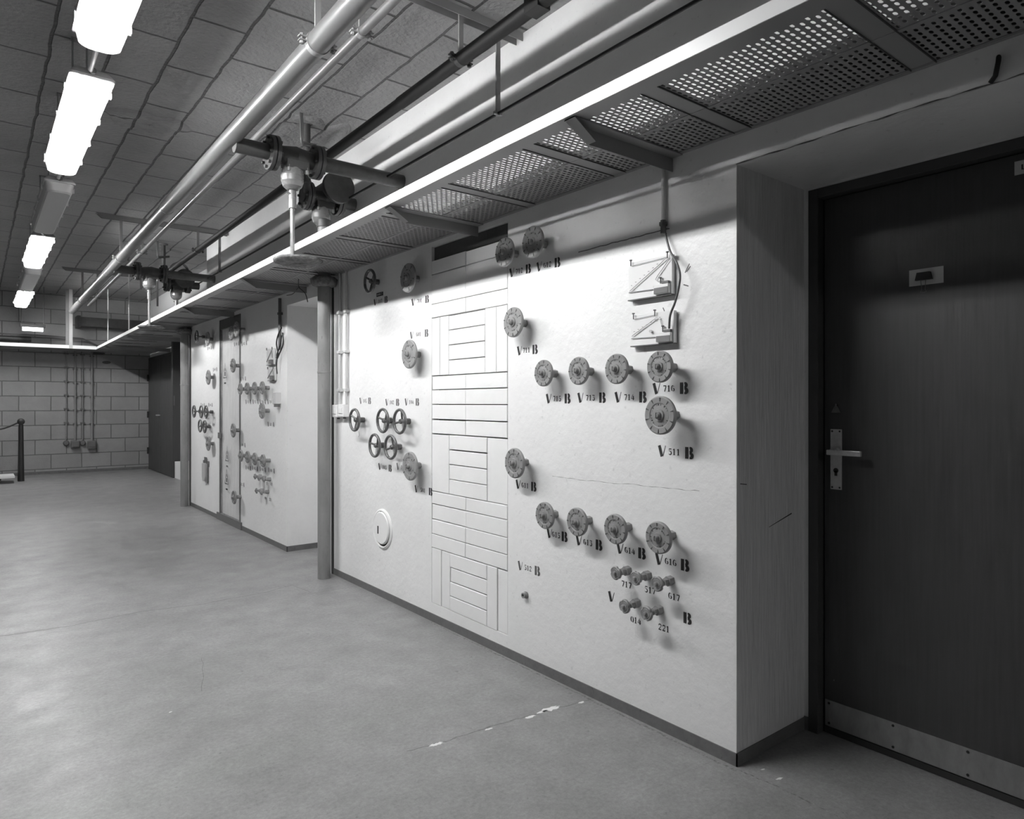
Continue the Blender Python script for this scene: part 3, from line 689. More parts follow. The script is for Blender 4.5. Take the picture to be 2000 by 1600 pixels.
# conduit and cable to the lower gauge
P = onX(1300, 400); t = thing('cable_conduit', 'thin upright conduit below the tray with a gland at its foot', 'conduit', (WX, P.y, 1.92))
MB().cyl((-.012, 0, .02), (-.012, 0, .262), .0085, 12).build('tube', 'conduit', t)
mb = MB(); mb.cyl((-.014, 0, -.03), (-.014, 0, .02), .011, 6, smooth=False); mb.cyl((-.014, 0, .0), (-.014, 0, .012), .016, 6, smooth=False); mb.build('gland', 'nut', t)
def smooth_path(pts, n=6):
    pts = [Vector(p) for p in pts]; out = []
    for i in range(len(pts) - 1):
        p0, p1, p2, p3 = pts[max(i - 1, 0)], pts[i], pts[i + 1], pts[min(i + 2, len(pts) - 1)]
        for k in range(n):
            q = k / n; out.append(.5 * ((2 * p1) + (-p0 + p2) * q + (2 * p0 - 5 * p1 + 4 * p2 - p3) * q * q + (-p0 + 3 * p1 - 3 * p2 + p3) * q ** 3))
    return out + [pts[-1]]
cab = [(1300, 455), (1300.8, 463), (1309, 491), (1321, 512), (1328, 536), (1326, 559), (1319, 589), (1309, 616), (1307, 642)]
xs = [WX - .014, WX - .016, WX - .03, WX - .045, WX - .05, WX - .05, WX - .045, WX - .040, WX - .034]
t = MB().tube(smooth_path([onX(a[0], a[1], X) for a, X in zip(cab, xs)]), .0042, 10).build('hanging_cable', 'nut'); tag(t, 'dark cable hanging from the conduit gland into the lower clear gauge', 'cable')
# pencil strokes
mb = MB()
for pts in (((1338, 533), (1347, 515)), ((1341, 531), (1349, 520)), ((1335, 556), (1345, 559)), ((1295, 601), (1298, 608))):
    ribbon(mb, [onX(*q) for q in pts], .004, (-1, 0, 0))
ribbon(mb, [onX(*q) for q in ((701, 843), (702, 850), (700, 854))], .004, (-1, 0, 0))
mb.build('pencil_mark', 'stencil_g', wr)
mb = MB(); ribbon(mb, [(WX + (XD - WX) * .45, Y1 - .002, .80), (WX + (XD - WX) * .80, Y1 - .002, .835)], [.002, .005], (0, -1, 0)); ribbon(mb, [(WX + .02, Y1 - .002, .97), (WX + .06, Y1 - .002, .965)], .003, (0, -1, 0)); mb.build('scuff_mark', 'black', bpy.data.objects['wall_return_near'])

# ------------------------------------------------------------------ far panel fittings
mb = MB(); rnd = random.Random(5); ny, nz = 22, 60; vs = []
for j in range(nz + 1):
    for i in range(ny + 1):
        y = AY0 + .01 + (AY1 - AY0 - .02) * i / ny; z = AZ0 + .01 + (AZ1 - .10 - AZ0) * j / nz
        vs.append((WX + .006 + .006 * (math.sin(i * 1.3 + j * .5) * math.sin(j * .37 - i * .6) + rnd.uniform(-.15, .15)), y, z))
mb.add(vs, [(j * (ny + 1) + i, j * (ny + 1) + i + 1, (j + 1) * (ny + 1) + i + 1, (j + 1) * (ny + 1) + i) for j in range(nz) for i in range(ny)], True)
t = thing('access_panel', 'tall narrow access panel under wrinkled clear film on the far wall', 'panel', (0, 0, 0))
o = mb.build('film_cover', 'film', t); md = o.modifiers.new('thick', 'SOLIDIFY'); md.thickness = .002
MB().box(WX + .02, WX + .06, AY0, AY1, AZ0, AZ1).build('panel_sheet', 'infill', t)
for y in (AY0, AY1):
    MB().box(WX - .006, WX + .03, y - .016, y + .016, AZ0, AZ1).build('side_rail', 'plinth', t)
MB().box(WX - .004, WX + .03, AY0, AY1, AZ1 - .10, AZ1).build('top_rail', 'steel_dark', t)
MB().box(WX - .012, WX + .02, AY0 - .06, AY1 + .10, .0, .075).build('bottom_rail', 'plinth', t)
MB().box(WX - .010, WX + .0, AY1 - .05, AY1 + .06, onX(425, 850).z - .03, onX(425, 850).z + .03).build('tape', 'plinth', t)
for (x, y, m_) in ((440.8, 724, 'stencil'), (444.8, 886, 'stencil_g'), (444, 931, 'stencil')):
    p = onX(x, y); t2 = MB(); X0 = WX - .006; h = .075; wd = .062
    ribbon(t2, [(X0, p.y + wd, p.z - h), (X0, p.y, p.z + h), (X0, p.y - wd, p.z - h), (X0, p.y + wd, p.z - h)], .012, (-1, 0, 0))
    ribbon(t2, [(X0, p.y, p.z - h * .75), (X0, p.y, p.z - h * .2)], .03, (-1, 0, 0)); ribbon(t2, [(X0, p.y + .028, p.z - h * .05), (X0, p.y + .006, p.z + h * .35)], [.02, .004], (-1, 0, 0))
    ribbon(t2, [(X0, p.y - .028, p.z - h * .05), (X0, p.y - .006, p.z + h * .35)], [.02, .004], (-1, 0, 0))
    ribbon(t2, [(X0, p.y + .035, p.z - h * 1.75), (X0, p.y - .035, p.z - h * 1.75)], .016, (-1, 0, 0))
    t2.build('warning_sign', m_, t)
# switch box, gauges and cables on the far panel
p = onX(546.5, 778); t = thing('switch_box', 'small pale switch box on the right edge of the far panel', 'switch', p)
bevel(MB().box(-.05, 0, -.03, .03, -.05, .05).build('box_body', 'conduit', t), .004); MB().box(-.052, -.01, -.028, -.002, -.075, -.05).build('socket', 'nut', t)
for (x, y, h, lb) in ((532, 697, .14, 'upper faint clear gauge board on the far panel behind looped cables'), (534, 731, .11, 'lower faint clear gauge board on the far panel')):
    p = onX(x, y); t = thing('inclined_gauge', lb, 'gauge', (WX, p.y, p.z), 'clear acrylic gauges on the far panel')
    bevel(MB().box(-.020, -.006, -.09, .09, -h / 2, h / 2).build('acrylic_board', 'conduit', t), .001)
    MB().box(-.024, -.004, -.09, .09, -h / 2 - .004, -h / 2).build('bottom_edge', 'nut', t)
    MB().tube([(-.024, .08, -h * .3), (-.024, -.05, h * .4), (-.024, -.07, -h * .1)], .003, 6).build('glass_tube', 'galv', t)
    MB().box(-.045, -.021, -.085, -.03, -h / 2 + .004, -h / 2 + .04).build('reservoir', 'nut', t)
    for sy in (.08, -.06): MB().cyl((-.024, sy, h / 2 - .01), (-.024, sy, h / 2 + .012), .004, 6).build('thumb_screw', 'nut', t)
P = onX(551, 620); t = thing('cable_conduit', 'dark upright conduit with looped cables at the far panel edge', 'conduit', (WX, P.y, 1.7))
MB().cyl((-.02, 0, .0), (-.02, 0, .44), .013, 10).build('tube', 'nut', t)
MB().box(-.035, 0, -.018, .018, .30, .32).build('clamp', 'nut', t)
for k, pp in enumerate((((550, 640), (543, 655), (540, 672), (543, 690), (540, 699)), ((550, 655), (547, 675), (541, 692), (541, 698)), ((552, 650), (553, 672), (546, 690), (542, 700)), ((541, 700), (540, 715), (541, 730)))):
    c = MB().tube(smooth_path([onX(x, y, WX - .04) for x, y in pp]), .006, 8).build('looped_cable', 'black')
    tag(c, ['long left loop of dark cable at the far gauges', 'inner loop of dark cable at the far gauges', 'right loop of dark cable at the far gauges', 'short straight dark cable running down to the lower far gauge'][k], 'cable', 'dark cables at the far gauges')
# tool hanging under grey tape
p = onX(403, 905); t = thing('taped_bag', 'bottle shaped bag and straps hung under a strip of grey tape on the far panel', 'bag', (WX, p.y, p.z))
MB().box(-.006, 0, -.13, .12, -.03, .03).build('tape', 'plinth', t)
MB().prism([(-.004, .06, .0), (-.004, -.06, -.0), (-.004, -.07, -.15), (-.004, -.03, -.20), (-.004, .03, -.20), (-.004, .06, -.15)], (-.03, 0, 0)).build('pouch', 'diff_off', t)
for yy, a_, b2 in ((.075, .0, -.16), (-.09, .0, -.22), (.03, .07, .0), (-.03, .07, .0)): MB().box(-.012, -.006, yy - .016, yy + .016, b2, a_).build('strap', 'plinth', t)

# ------------------------------------------------------------------ drain columns at the left edge of each panel
for k, (x, y, zt, lb) in enumerate(((1.955, 4.655, 2.50, 'grey upright drain pipe standing at the left edge of the near panel'), (1.985, 8.93, 2.40, 'grey upright drain pipe standing at the far panel end beside the dark cabinet'))):
    t = thing('drain_pipe', lb, 'pipe', (x, y, 0), 'upright drain pipes')
    MB().cyl((0, 0, 0), (0, 0, zt), .045, 28).build('tube', 'column', t)
    MB().lathe([(.045, 1.46), (.0475, 1.462), (.0475, 1.474), (.045, 1.476)], n=28).build('joint_ring', 'column', t)
    MB().lathe([(.045, zt), (.052, zt), (.052, zt + .05), (.03, zt + .06), (0, zt + .06)], n=24).build('cap', 'steel_dark', t)
    r = random.Random(k); mb = MB(); n = 36; vs = []
    prof = [(.046, 2.075), (.080, 2.085), (.092, 2.105), (.092, 2.130), (.075, 2.145), (.046, 2.150)]
    for (rr, zz) in prof:
        for i in range(n): q = rr + (0 if rr < .05 else r.uniform(-.006, .006)); vs.append((q * math.cos(2 * PI * i / n), q * math.sin(2 * PI * i / n), zz + r.uniform(-.004, .004)))
    mb.add(vs, [(j * n + i, j * n + (i + 1) % n, (j + 1) * n + (i + 1) % n, (j + 1) * n + i) for j in range(len(prof) - 1) for i in range(n)], True)
    mb.build('sealing_collar', 'rust', t)

# ------------------------------------------------------------------ perforated cable tray
TF0, TZ = 1.500, 2.173                                    # front edge, underside
def tfx(y): return TF0 + .012 * max(0, y - 2.0)
TW = .557
def hole_sheet(y_len, wx0, wx1, rows_pitch=.020, hp=.026, hl=.019, hw=.0092):
    mb = MB(); nr = int(round(y_len / rows_pitch)); nc = int((wx1 - wx0) / hp); W = nc * hp
    for r in range(nr):
        y0 = r * rows_pitch; y1 = y0 + rows_pitch; cy = (y0 + y1) / 2; off = 0 if r % 2 == 0 else hp / 2
        cols = nc if r % 2 == 0 else nc - 1
        if r % 2:
            mb.add([(wx0, y0, 0), (wx0 + hp / 2, y0, 0), (wx0 + hp / 2, y1, 0), (wx0, y1, 0)], [(0, 1, 2, 3)])
            mb.add([(wx0 + W - hp / 2, y0, 0), (wx0 + W, y0, 0), (wx0 + W, y1, 0), (wx0 + W - hp / 2, y1, 0)], [(0, 1, 2, 3)])
        for c in range(cols):
            x0 = wx0 + off + c * hp; x1 = x0 + hp; cx = (x0 + x1) / 2; a, b = hl / 2, hw / 2; k = .55
            inner = [(cx - a, cy - b * .35), (cx - a * k, cy - b), (cx + a * k, cy - b), (cx + a, cy - b * .35), (cx + a, cy + b * .35), (cx + a * k, cy + b), (cx - a * k, cy + b), (cx - a, cy + b * .35)]
            outer = [(x0, y0), (cx - a * k, y0), (cx + a * k, y0), (x1, y0), (x1, y1), (cx + a * k, y1), (cx - a * k, y1), (x0, y1)]
            mb.add([(p[0], p[1], 0) for p in outer + inner], [(i, (i + 1) % 8, 8 + (i + 1) % 8, 8 + i) for i in range(8)])
    return mb, W
tray = thing('cable_tray', 'long perforated cable tray with white front rail hung along the valve wall', 'cable tray', (0, 0, 0))
TY0, TY1 = -2.5, 13.72
mb, W_ = hole_sheet(.50, 0, .235); sheetA = mb.build('perforated_panel', 'tray', tray)
mb2, W2_ = hole_sheet(.50, 0, .235); 
md = sheetA.modifiers.new('thick', 'SOLIDIFY'); md.thickness = .0015
first = True
y = 1.362 - .56 * 6
seg = []
while y < 13.2: seg.append(y); y += .56
for y in seg:
    for half, x0 in ((0, .062), (1, .309)):
        if first: o = sheetA; first = False
        else: o = sheetA.copy(); COL.objects.link(o); o.parent = tray
        o.location = (tfx(y + .25) + x0, y, TZ + .003)
for y in seg:                                             # plain straps between the perforated panels, with upturned dark lips
    mb = MB(); x = tfx(y); mb.box(x + .004, x + TW - .01, y - .062, y + .002, TZ, TZ + .002)
    mb.build('cross_strap', 'tray', tray)
    for q in (.001, .4975): MB().box(x + .062, x + TW - .014, y + q, y + q + .003, TZ - .003, TZ + .012).build('panel_edge', 'groove', tray)
ys = [TY0 + (2.0 - TY0) * i / 2 for i in range(3)] + [TY1]
def strip(xa, xb, za, zb, name, m):
    mb = MB(); pts = [(y, tfx(y)) for y in ys]
    for (ya, fa), (yb, fb) in zip(pts, pts[1:]):
        v = [(fa + xa, ya, za), (fa + xb, ya, za), (fb + xb, yb, za), (fb + xa, yb, za), (fa + xa, ya, zb), (fa + xb, ya, zb), (fb + xb, yb, zb), (fb + xa, yb, zb)]
        mb.add(v, [(0, 3, 2, 1), (4, 5, 6, 7), (0, 1, 5, 4), (1, 2, 6, 5), (2, 3, 7, 6), (3, 0, 4, 7)])
    return mb.build(name, m, tray)
strip(-.003, 0, TZ - .001, TZ + .040, 'front_rail', 'trayside')['label'] = 'white painted front rail'
strip(0, .064, TZ - .001, TZ + .0015, 'front_flange', 'tray')
strip(.296, .311, TZ - .001, TZ + .003, 'middle_seam', 'tray')
mb = MB(); mb.box(2.040, WX - .001, TY0, 9.0, TZ - .002, TZ + .045); mb.box(1.99 + .045, 2.045, TY0, 9.0, TZ - .001, TZ + .0015); mb.build('rear_rail', 'tray', tray)
# far return of the tray along the end wall
mb = MB(); ex = tfx(TY1)
mb.box(-2.5, ex + .05, TY1 + .003, 14.44, TZ + .001, TZ + .003); mb.box(ex, 2.60, 13.5, 14.44, TZ + .0, TZ + .002); mb.box(ex + .06, 2.60, 9.1, 13.5, TZ + .022, TZ + .024)
mb.build('end_sheet', 'tray', tray)
MB().box(-2.5, ex, TY1, TY1 + .003, TZ - .001, TZ + .055).build('end_rail', 'trayside', tray)
# tray contents: cables in the rear half
MB().prism([(tfx(2.96) + .07, 2.96, TZ + .0055), (2.03, 2.96, TZ + .0055), (2.03, 8.9, TZ + .0055), (tfx(8.9) + .07, 8.9, TZ + .0055)], (0, 0, .0015)).build('light_blocking_sheet', 'steel_dark', tray)  # dark sheet added to stop light falling through the holes onto the wall
for k, (xo, r, zo) in enumerate(((.34, .014, 0), (.375, .018, 0), (.415, .016, 0), (.45, .012, 0), (.475, .010, 0), (.500, .013, 0), (.525, .011, 0), (.358, .014, .028), (.40, .012, .030))):  # the two cables nearest the wall are added to block light there
    rr = random.Random(k + 20); pts = [(tfx(y_) + xo + rr.uniform(-.004, .004), y_, TZ + .0085 + r + zo) for y_ in [TY0 + 0.5 * i for i in range(int(((3.0 if xo > .49 else 13.6) - TY0) / .5) + 1)]]
    c = MB().tube(pts, r, 8).build('tray_cable', 'black'); tag(c, 'black cable lying in the rear half of the perforated tray', 'cable', 'black cables in the tray')
# brackets under the tray
def bracket(yy, label):
    x = tfx(yy); t = thing('tray_bracket', label, 'bracket', (WX, yy, TZ - .002), 'cantilever arms under the cable tray')
    L_ = WX - x - .01
    MB().prism([(-L_, 0, 0), (0, 0, 0), (0, 0, -.055), (-L_ + .10, 0, -.055)], (0, .004, 0)).build('arm_web', 'arm', t)
    MB().box(-L_, 0, -.045, .004, -.004, 0).build('arm_flange', 'arm', t)
    MB().prism([(-L_, 0, 0), (-L_ + .10, 0, -.055), (-L_ + .10, -.04, -.055), (-L_, -.045, 0)], (0, 0, -.003)).build('arm_tip', 'arm', t)
    return t
for yy, lb in ((1.640, 'nearest grey tray bracket above the upright conduit'), (2.90, 'grey tray bracket at the right end of the dark lintel'),
               (5.24, 'grey tray bracket with pale pointed tip beyond the corroded dish'), (7.16, 'grey tray bracket over the far panel'),
               (8.9, 'grey tray bracket beside the far drain pipe')):
    bracket(yy, lb)
for yy, lb in ((10.55, 'far tray bracket next to the double door'), (12.74, 'farthest tray bracket near the tray corner')):
    x = tfx(yy); t = thing('tray_bracket', lb, 'bracket', (XR, yy, TZ - .002), 'cantilever arms under the cable tray'); L_ = XR - x - .01
    MB().prism([(-L_, 0, 0), (0, 0, 0), (0, 0, -.055), (-L_ + .10, 0, -.055)], (0, .004, 0)).build('arm_web', 'arm', t); MB().box(-L_, 0, -.045, .004, -.004, 0).build('arm_flange', 'arm', t)
# corroded dish below the first valve rod; tray hangers
for k, Y0 in enumerate((4.04, 8.60)):
    r = random.Random(k + 3); n = 40; vs = []; x0 = 1.50 if k == 0 else 1.54; prof = [(0, 2.092), (.09, 2.086), (.125, 2.100), (.13, 2.112), (.12, 2.118), (.0, 2.110)]
    for (rr, zz) in prof:
        for i in range(n): q = rr * (1 + r.uniform(-.04, .04)); vs.append((x0 + .03 + q * 1.1 * math.cos(2 * PI * i / n), Y0 + q * 1.2 * math.sin(2 * PI * i / n), zz + r.uniform(-.003, .003)))
    o = MB().add(vs, [(j * n + i, j * n + (i + 1) % n, (j + 1) * n + (i + 1) % n, (j + 1) * n + i) for j in range(len(prof) - 1) for i in range(n)], True).build('drip_dish', 'rust')
    tag(o, 'corroded round dish hanging at the foot of the %s valve rod by the tray' % ('nearer' if k == 0 else 'farther'), 'dish', 'drip dishes')
for x, y, lb in ((211, 672, 'thin pale rod holding the tray near its corner'), (252, 652, 'thin rod holding the tray behind the far grey valve')):
    p = onZ(x, y, TZ + .05); t = thing('hanger_rod', lb, 'rod', (p.x, p.y, TZ + .04), 'tray hanger rods')
    MB().cyl((0, 0, 0), (0, 0, CZ - TZ - .04), .008, 8).build('rod', 'conduit', t)
p = onZ(137, 676, TZ + .05); t = thing('tray_hanger', 'wide pale flat bar holding the tray in front of the end wall', 'bar', (p.x, TY1 - .006, TZ + .0))
MB().box(-.028, .022, 0, .005, 0, CZ - TZ).build('front_bar', 'conduit', t); MB().box(-.075, -.028, .02, .03, .056, CZ - TZ).build('side_bar', 'arm', t)

# ------------------------------------------------------------------ long pipes under the ceiling
def lerp_pipe(a, b, y): k = (y - a[1]) / (b[1] - a[1]); return Vector((a[0] + (b[0] - a[0]) * k, y, a[2] + (b[2] - a[2]) * k))
BIG = ((1.141, 2.786, 2.775), (1.221, 12.97, 2.7215)); SM = ((1.343, 2.786, 2.889), (1.406, 12.64, 2.787))
BLK = ((1.870, 2.786, 2.934), (1.924, 8.07, 2.929)); THN = ((2.098, 2.786, 2.727), (2.142, 7.13, 2.7215))
def clamp_at(P, t, r, m='clamp', dark=False):
    mb = MB(); o = P; mt = 'steel_dark' if dark else m
    if r < .012:
        mb.lathe([(r, -.008), (r + .003, -.008), (r + .003, .008), (r, .008)], o, (0, 1, 0), 16); mb.box(o.x - r - .016, o.x - r, o.y - .007, o.y + .007, o.z - .006, o.z + .008); mb.box(o.x + r, o.x + r + .016, o.y - .007, o.y + .007, o.z - .006, o.z + .008)
        return mb.build('pipe_clamp', mt, t)
    mb.lathe([(r, -.014), (r + .004, -.014), (r + .004, .014), (r, .014)], o, (0, 1, 0), 24)
    for sx in (-1, 1):
        mb.box(o.x + sx * (r + .002), o.x + sx * (r + .034), o.y - .012, o.y + .012, o.z + .006, o.z + .011); mb.box(o.x + sx * (r + .002), o.x + sx * (r + .034), o.y - .012, o.y + .012, o.z - .011, o.z - .006)
        mb.cyl((o.x + sx * (r + .020), o.y, o.z - .024), (o.x + sx * (r + .020), o.y, o.z + .022), .005, 8); mb.cyl((o.x + sx * (r + .020), o.y, o.z - .022), (o.x + sx * (r + .020), o.y, o.z - .012), .010, 6, smooth=False)
        mb.cyl((o.x + sx * (r + .020), o.y, o.z + .012), (o.x + sx * (r + .020), o.y, o.z + .020), .010, 6, smooth=False)
    return mb.build('pipe_clamp', mt, t)
CH = (2.786, 8.04, 11.55)
def run(name, A, B, y0, y1, r, m, label, cat='pipe', cl=None, dark=False):
    p, q = lerp_pipe(A, B, y0), lerp_pipe(A, B, y1)
    t = thing(name, label, cat, p)
    MB().cyl((0, 0, 0), q - p, r, 28).build('tube', m, t)
    for y in CH:
        if y0 < y < y1: clamp_at(lerp_pipe(A, B, y) - p, t, r, dark=dark)
    return t
big = run('overhead_pipe', *BIG, -2.4, 12.97, .048, 'pipe', 'thick pale grey pipe running the length of the ceiling')
for y in (1.2, 5.8, 9.0): MB().lathe([(.048, -.004), (.0505, -.003), (.0505, .003), (.048, .004)], lerp_pipe(*BIG, y) - big.location, (0, 1, 0), 28).build('weld_seam', 'pipe', big)
sm = run('overhead_pipe', *SM, -2.4, 12.6, .020, 'pipe', 'thin pale grey pipe running beside the thick ceiling pipe')
blk_ = run('overhead_pipe', *BLK, -1.0, 9.8, .031, 'blackpipe', 'black pipe running along the top of the valve wall', dark=True)
MB().cyl(lerp_pipe(*BLK, 3.4) - blk_.location, lerp_pipe(*BLK, -1.0) - blk_.location, .034, 24).build('insulation_sleeve', 'blackpipe', blk_)
thn = run('overhead_pipe', *THN, -1.0, 9.0, .008, 'blackpipe', 'very thin black pipe low on the upper valve wall', dark=False)
# black shut-off valve on the black pipe near the camera
p = lerp_pipe(*BLK, 2.2); t = thing('shutoff_valve', 'black valve with round end cap on the black ceiling pipe at the picture top', 'valve', p)
MB().box(-.035, .035, -.045, .045, -.035, .045).build('valve_body', 'black', t); MB().cyl((-.035, 0, .02), (-.10, 0, .03), .018, 16).build('side_branch', 'black', t)
mb = MB(); mb.cyl((-.10, 0, .03), (-.135, 0, .035), .050, 28); mb.cyl((-.135, .01, .035), (-.15, .01, .037), .016, 12); mb.build('end_cap', 'steel_dark', t)
# ceiling channels with drop bars
for k, y in enumerate(CH):
    x0 = .96; t = thing('ceiling_channel', ['nearest grey channel bar under the ceiling holding the pipes', 'grey channel bar under the ceiling over the far panel', 'farthest grey channel bar under the ceiling near the pipe end'][k], 'channel', (0, y, CZ), 'ceiling channels')
    mb = MB(); mb.box(x0, XU - .001, -.028, .028, -.006, 0)
    for s in (-1, 1): mb.prism([(x0, s * .025, -.0), (XU - .001, s * .025, 0), (XU - .001, s * .025, -.042), (x0 + .05, s * .025, -.042)], (0, .004 * s, 0))
    mb.build('channel', 'tray' if k == 0 else 'arm', t)
    for A, B, r in ((*BIG, .05), (*SM, .022), (*BLK, .035), (*THN, .011)):
        q = lerp_pipe(A, B, y); MB().box(q.x - .012, q.x + .014, -.004, .004, q.z + r - CZ, -.006).build('drop_bar', 'tray' if k == 0 else 'arm', t)

# ------------------------------------------------------------------ flanged valves branching off the thick pipe to the wall
def flange(mb, x, r, th=.018, ax=(1, 0, 0), o=(0, 0, 0)):
    o = Vector(o); mb.lathe([(.03, 0), (r, 0), (r, th), (.03, th)], o + Vector(ax) * x, ax, 40)
def bolts(mb, x, r, n=8, L_=.07, o=(0, 0, 0)):
    for i in range(n):
        a = 2 * PI * i / n + .2; y, z = o[1] + r * math.cos(a), o[2] + r * math.sin(a)
        mb.cyl((x, y, z), (x + L_, y, z), .009, 6, smooth=False)
SV = 1.06
def valve_line(Y, xs, label, z=2.63, full=True, group='flanged valves under the ceiling', dish=True):
    """pipe to the wall with a diaphragm valve between two flange pairs and a bell-shaped bonnet hanging below"""
    f1, f2, x0 = xs; t = thing('flanged_valve', label, 'valve', (0, Y * SV, HC + (z - HC) * SV), group); t.scale = (SV, SV, SV)
    MB().cyl((x0, 0, 0), (f1, 0, 0), .0425, 28).build('branch_pipe', 'steel_dark', t)
    MB().cyl((f2, 0, 0), ((XU + .003) / SV, 0, 0), .0425, 28).build('branch_pipe', 'steel_dark', t)
    for xx in (f1, f2):
        mb = MB(); flange(mb, xx - .024, .095, .020); flange(mb, xx + .002, .095, .020); bolts(mb, xx - .038, .078); mb.build('flange', 'steel_dark', t)
    xm = (f1 + f2) / 2
    mb = MB(); mb.lathe([(.045, f1 + .02), (.050, f1 + .05), (.062, xm), (.050, f2 - .05), (.045, f2 - .02)], (0, 0, 0), (1, 0, 0), 28)
    mb.box(xm - .062, xm + .062, -.055, .055, -.075, -.03); bolts(mb, xm - .07, .0, 1); mb.build('valve_body', 'steel_dark', t)
    mb = MB()
    for sx in (-1, 1):
        for sy in (-1, 1): mb.cyl((xm + sx * .052, sy * .046, -.095), (xm + sx * .052, sy * .046, -.06), .010, 6, smooth=False)
    mb.build('bonnet_bolt', 'disc', t)
    xb = xm - .015
    MB().lathe([(.050, -.055), (.058, -.075), (.063, -.11), (.062, -.14), (.052, -.168), (.030, -.186), (.020, -.190), (.020, -.205)], (xb, 0, 0), n=32).build('bonnet', 'bulb', t)
    mb = MB(); mb.lathe([(.019, -.19), (.021, -.20), (.021, -.235), (.017, -.236)], (xb, 0, 0), n=20); mb.cyl((xb - .03, -.008, -.205), (xb + .01, -.008, -.225), .006, 8); mb.build('neck', 'bulb', t)
    MB().lathe([(0, -.236), (.021, -.236), (.021, -.290), (0, -.290)], (xb, 0, 0), n=20).build('coupling', 'bulb', t)
    MB().cyl((xb, 0, -.29), (xb, 0, -.562 if dish else -.52), .0125, 18).build('extension_rod', 'bulb', t)
    return t
def cluster(dy, far):
    w_ = 'far' if far else 'near'
    xo = .045 if far else 0
    t1 = valve_line(3.81 + dy, (1.30 + xo, 1.555 + xo, (lerp_pipe(*BIG, (3.81 + dy) * SV).x + .01) / SV), 'dark flanged valve with pale bell and rod, front one of the %s pair' % w_, z=2.642)
    t2 = valve_line(4.50 + dy, (1.77, 1.995, 1.74), 'dark flanged valve with pale bell close to the wall, rear one of the %s pair' % w_, z=2.655, dish=False)
    y0 = -.17; zc = (CZ - (HC + 1.405 * SV)) / SV
    mb = MB(); mb.cyl((1.925, y0, .06), (1.925, .26, .06), .070, 32); mb.build('side_pipe', 'steel_dark', t2)
    mb = MB(); mb.lathe([(0, 0), (.085, 0), (.108, .002), (.108, .018), (.07, .020)], (1.925, y0 - .01, .05), (0, 1, 0), 40); mb.lathe([(.07, .024), (.108, .024), (.108, .040), (.07, .042)], (1.925, y0 - .01, .05), (0, 1, 0), 40); mb.build('blind_flange', 'steel_dark', t2)
    MB().lathe([(.085, 0), (.085, -.012), (.095, -.012), (.096, -.004), (.104, -.004), (.105, -.014), (.112, -.014), (.113, 0)], (1.925, .13, .175), (0, 1, 0), 40).build('sleeve_ring', 'pipe', t2)
    MB().cyl((1.69, -.20, zc), (1.69, -.20, .02), .022, 18).cyl((1.69, -.20, .04), (1.76, -.02, .02), .022, 16).build('riser', 'steel_dark', t2)
    MB().lathe([(.022, -.015), (.045, -.012), (.05, 0)], (1.69, -.20, zc), n=20).build('riser_collar', 'rust', t2)
    for k in (0, 1):
        pts = [(1.60 + .01 * k, -.32, zc), (1.605 + .01 * k, -.32, .27), (1.62, -.30, .23 + .015 * k), (1.66, -.26, .24 + .015 * k), (1.75, -.2, .27 + .01 * k)]
        MB().tube(smooth_path(pts), .007, 8).build('sensing_tube', 'pipe', t2)
cluster(0, False); cluster(4.30, True)
# U-bolt standing on the tray behind the thin pipe; loose wires
t = MB().tube([onZ(1952, 96, TZ), onX(1950, 120, WX - .02), onX(1944, 148, WX - .006), onX(1934, 162, WX - .002)], .006, 10).build('loose_cable', 'black'); tag(t, 'black cable dropping from the tray above the dark door', 'cable')
t = MB().tube(smooth_path([onZ(583, 546, TZ - .004), onX(584, 561, WX - .1), onX(596, 573, WX - .1), onX(601, 590, WX - .1)]), .003, 6).build('loose_cable', 'black'); tag(t, 'thin dark wire dangling from the tray before the middle recess', 'cable')
t = MB().tube(smooth_path([onX(560, 577, WX - .03), onX(572, 574, WX - .05), onX(584, 561, WX - .1)]), .003, 6).build('loose_cable', 'black'); tag(t, 'thin dark wire sagging along the tray edge over the middle recess', 'cable')

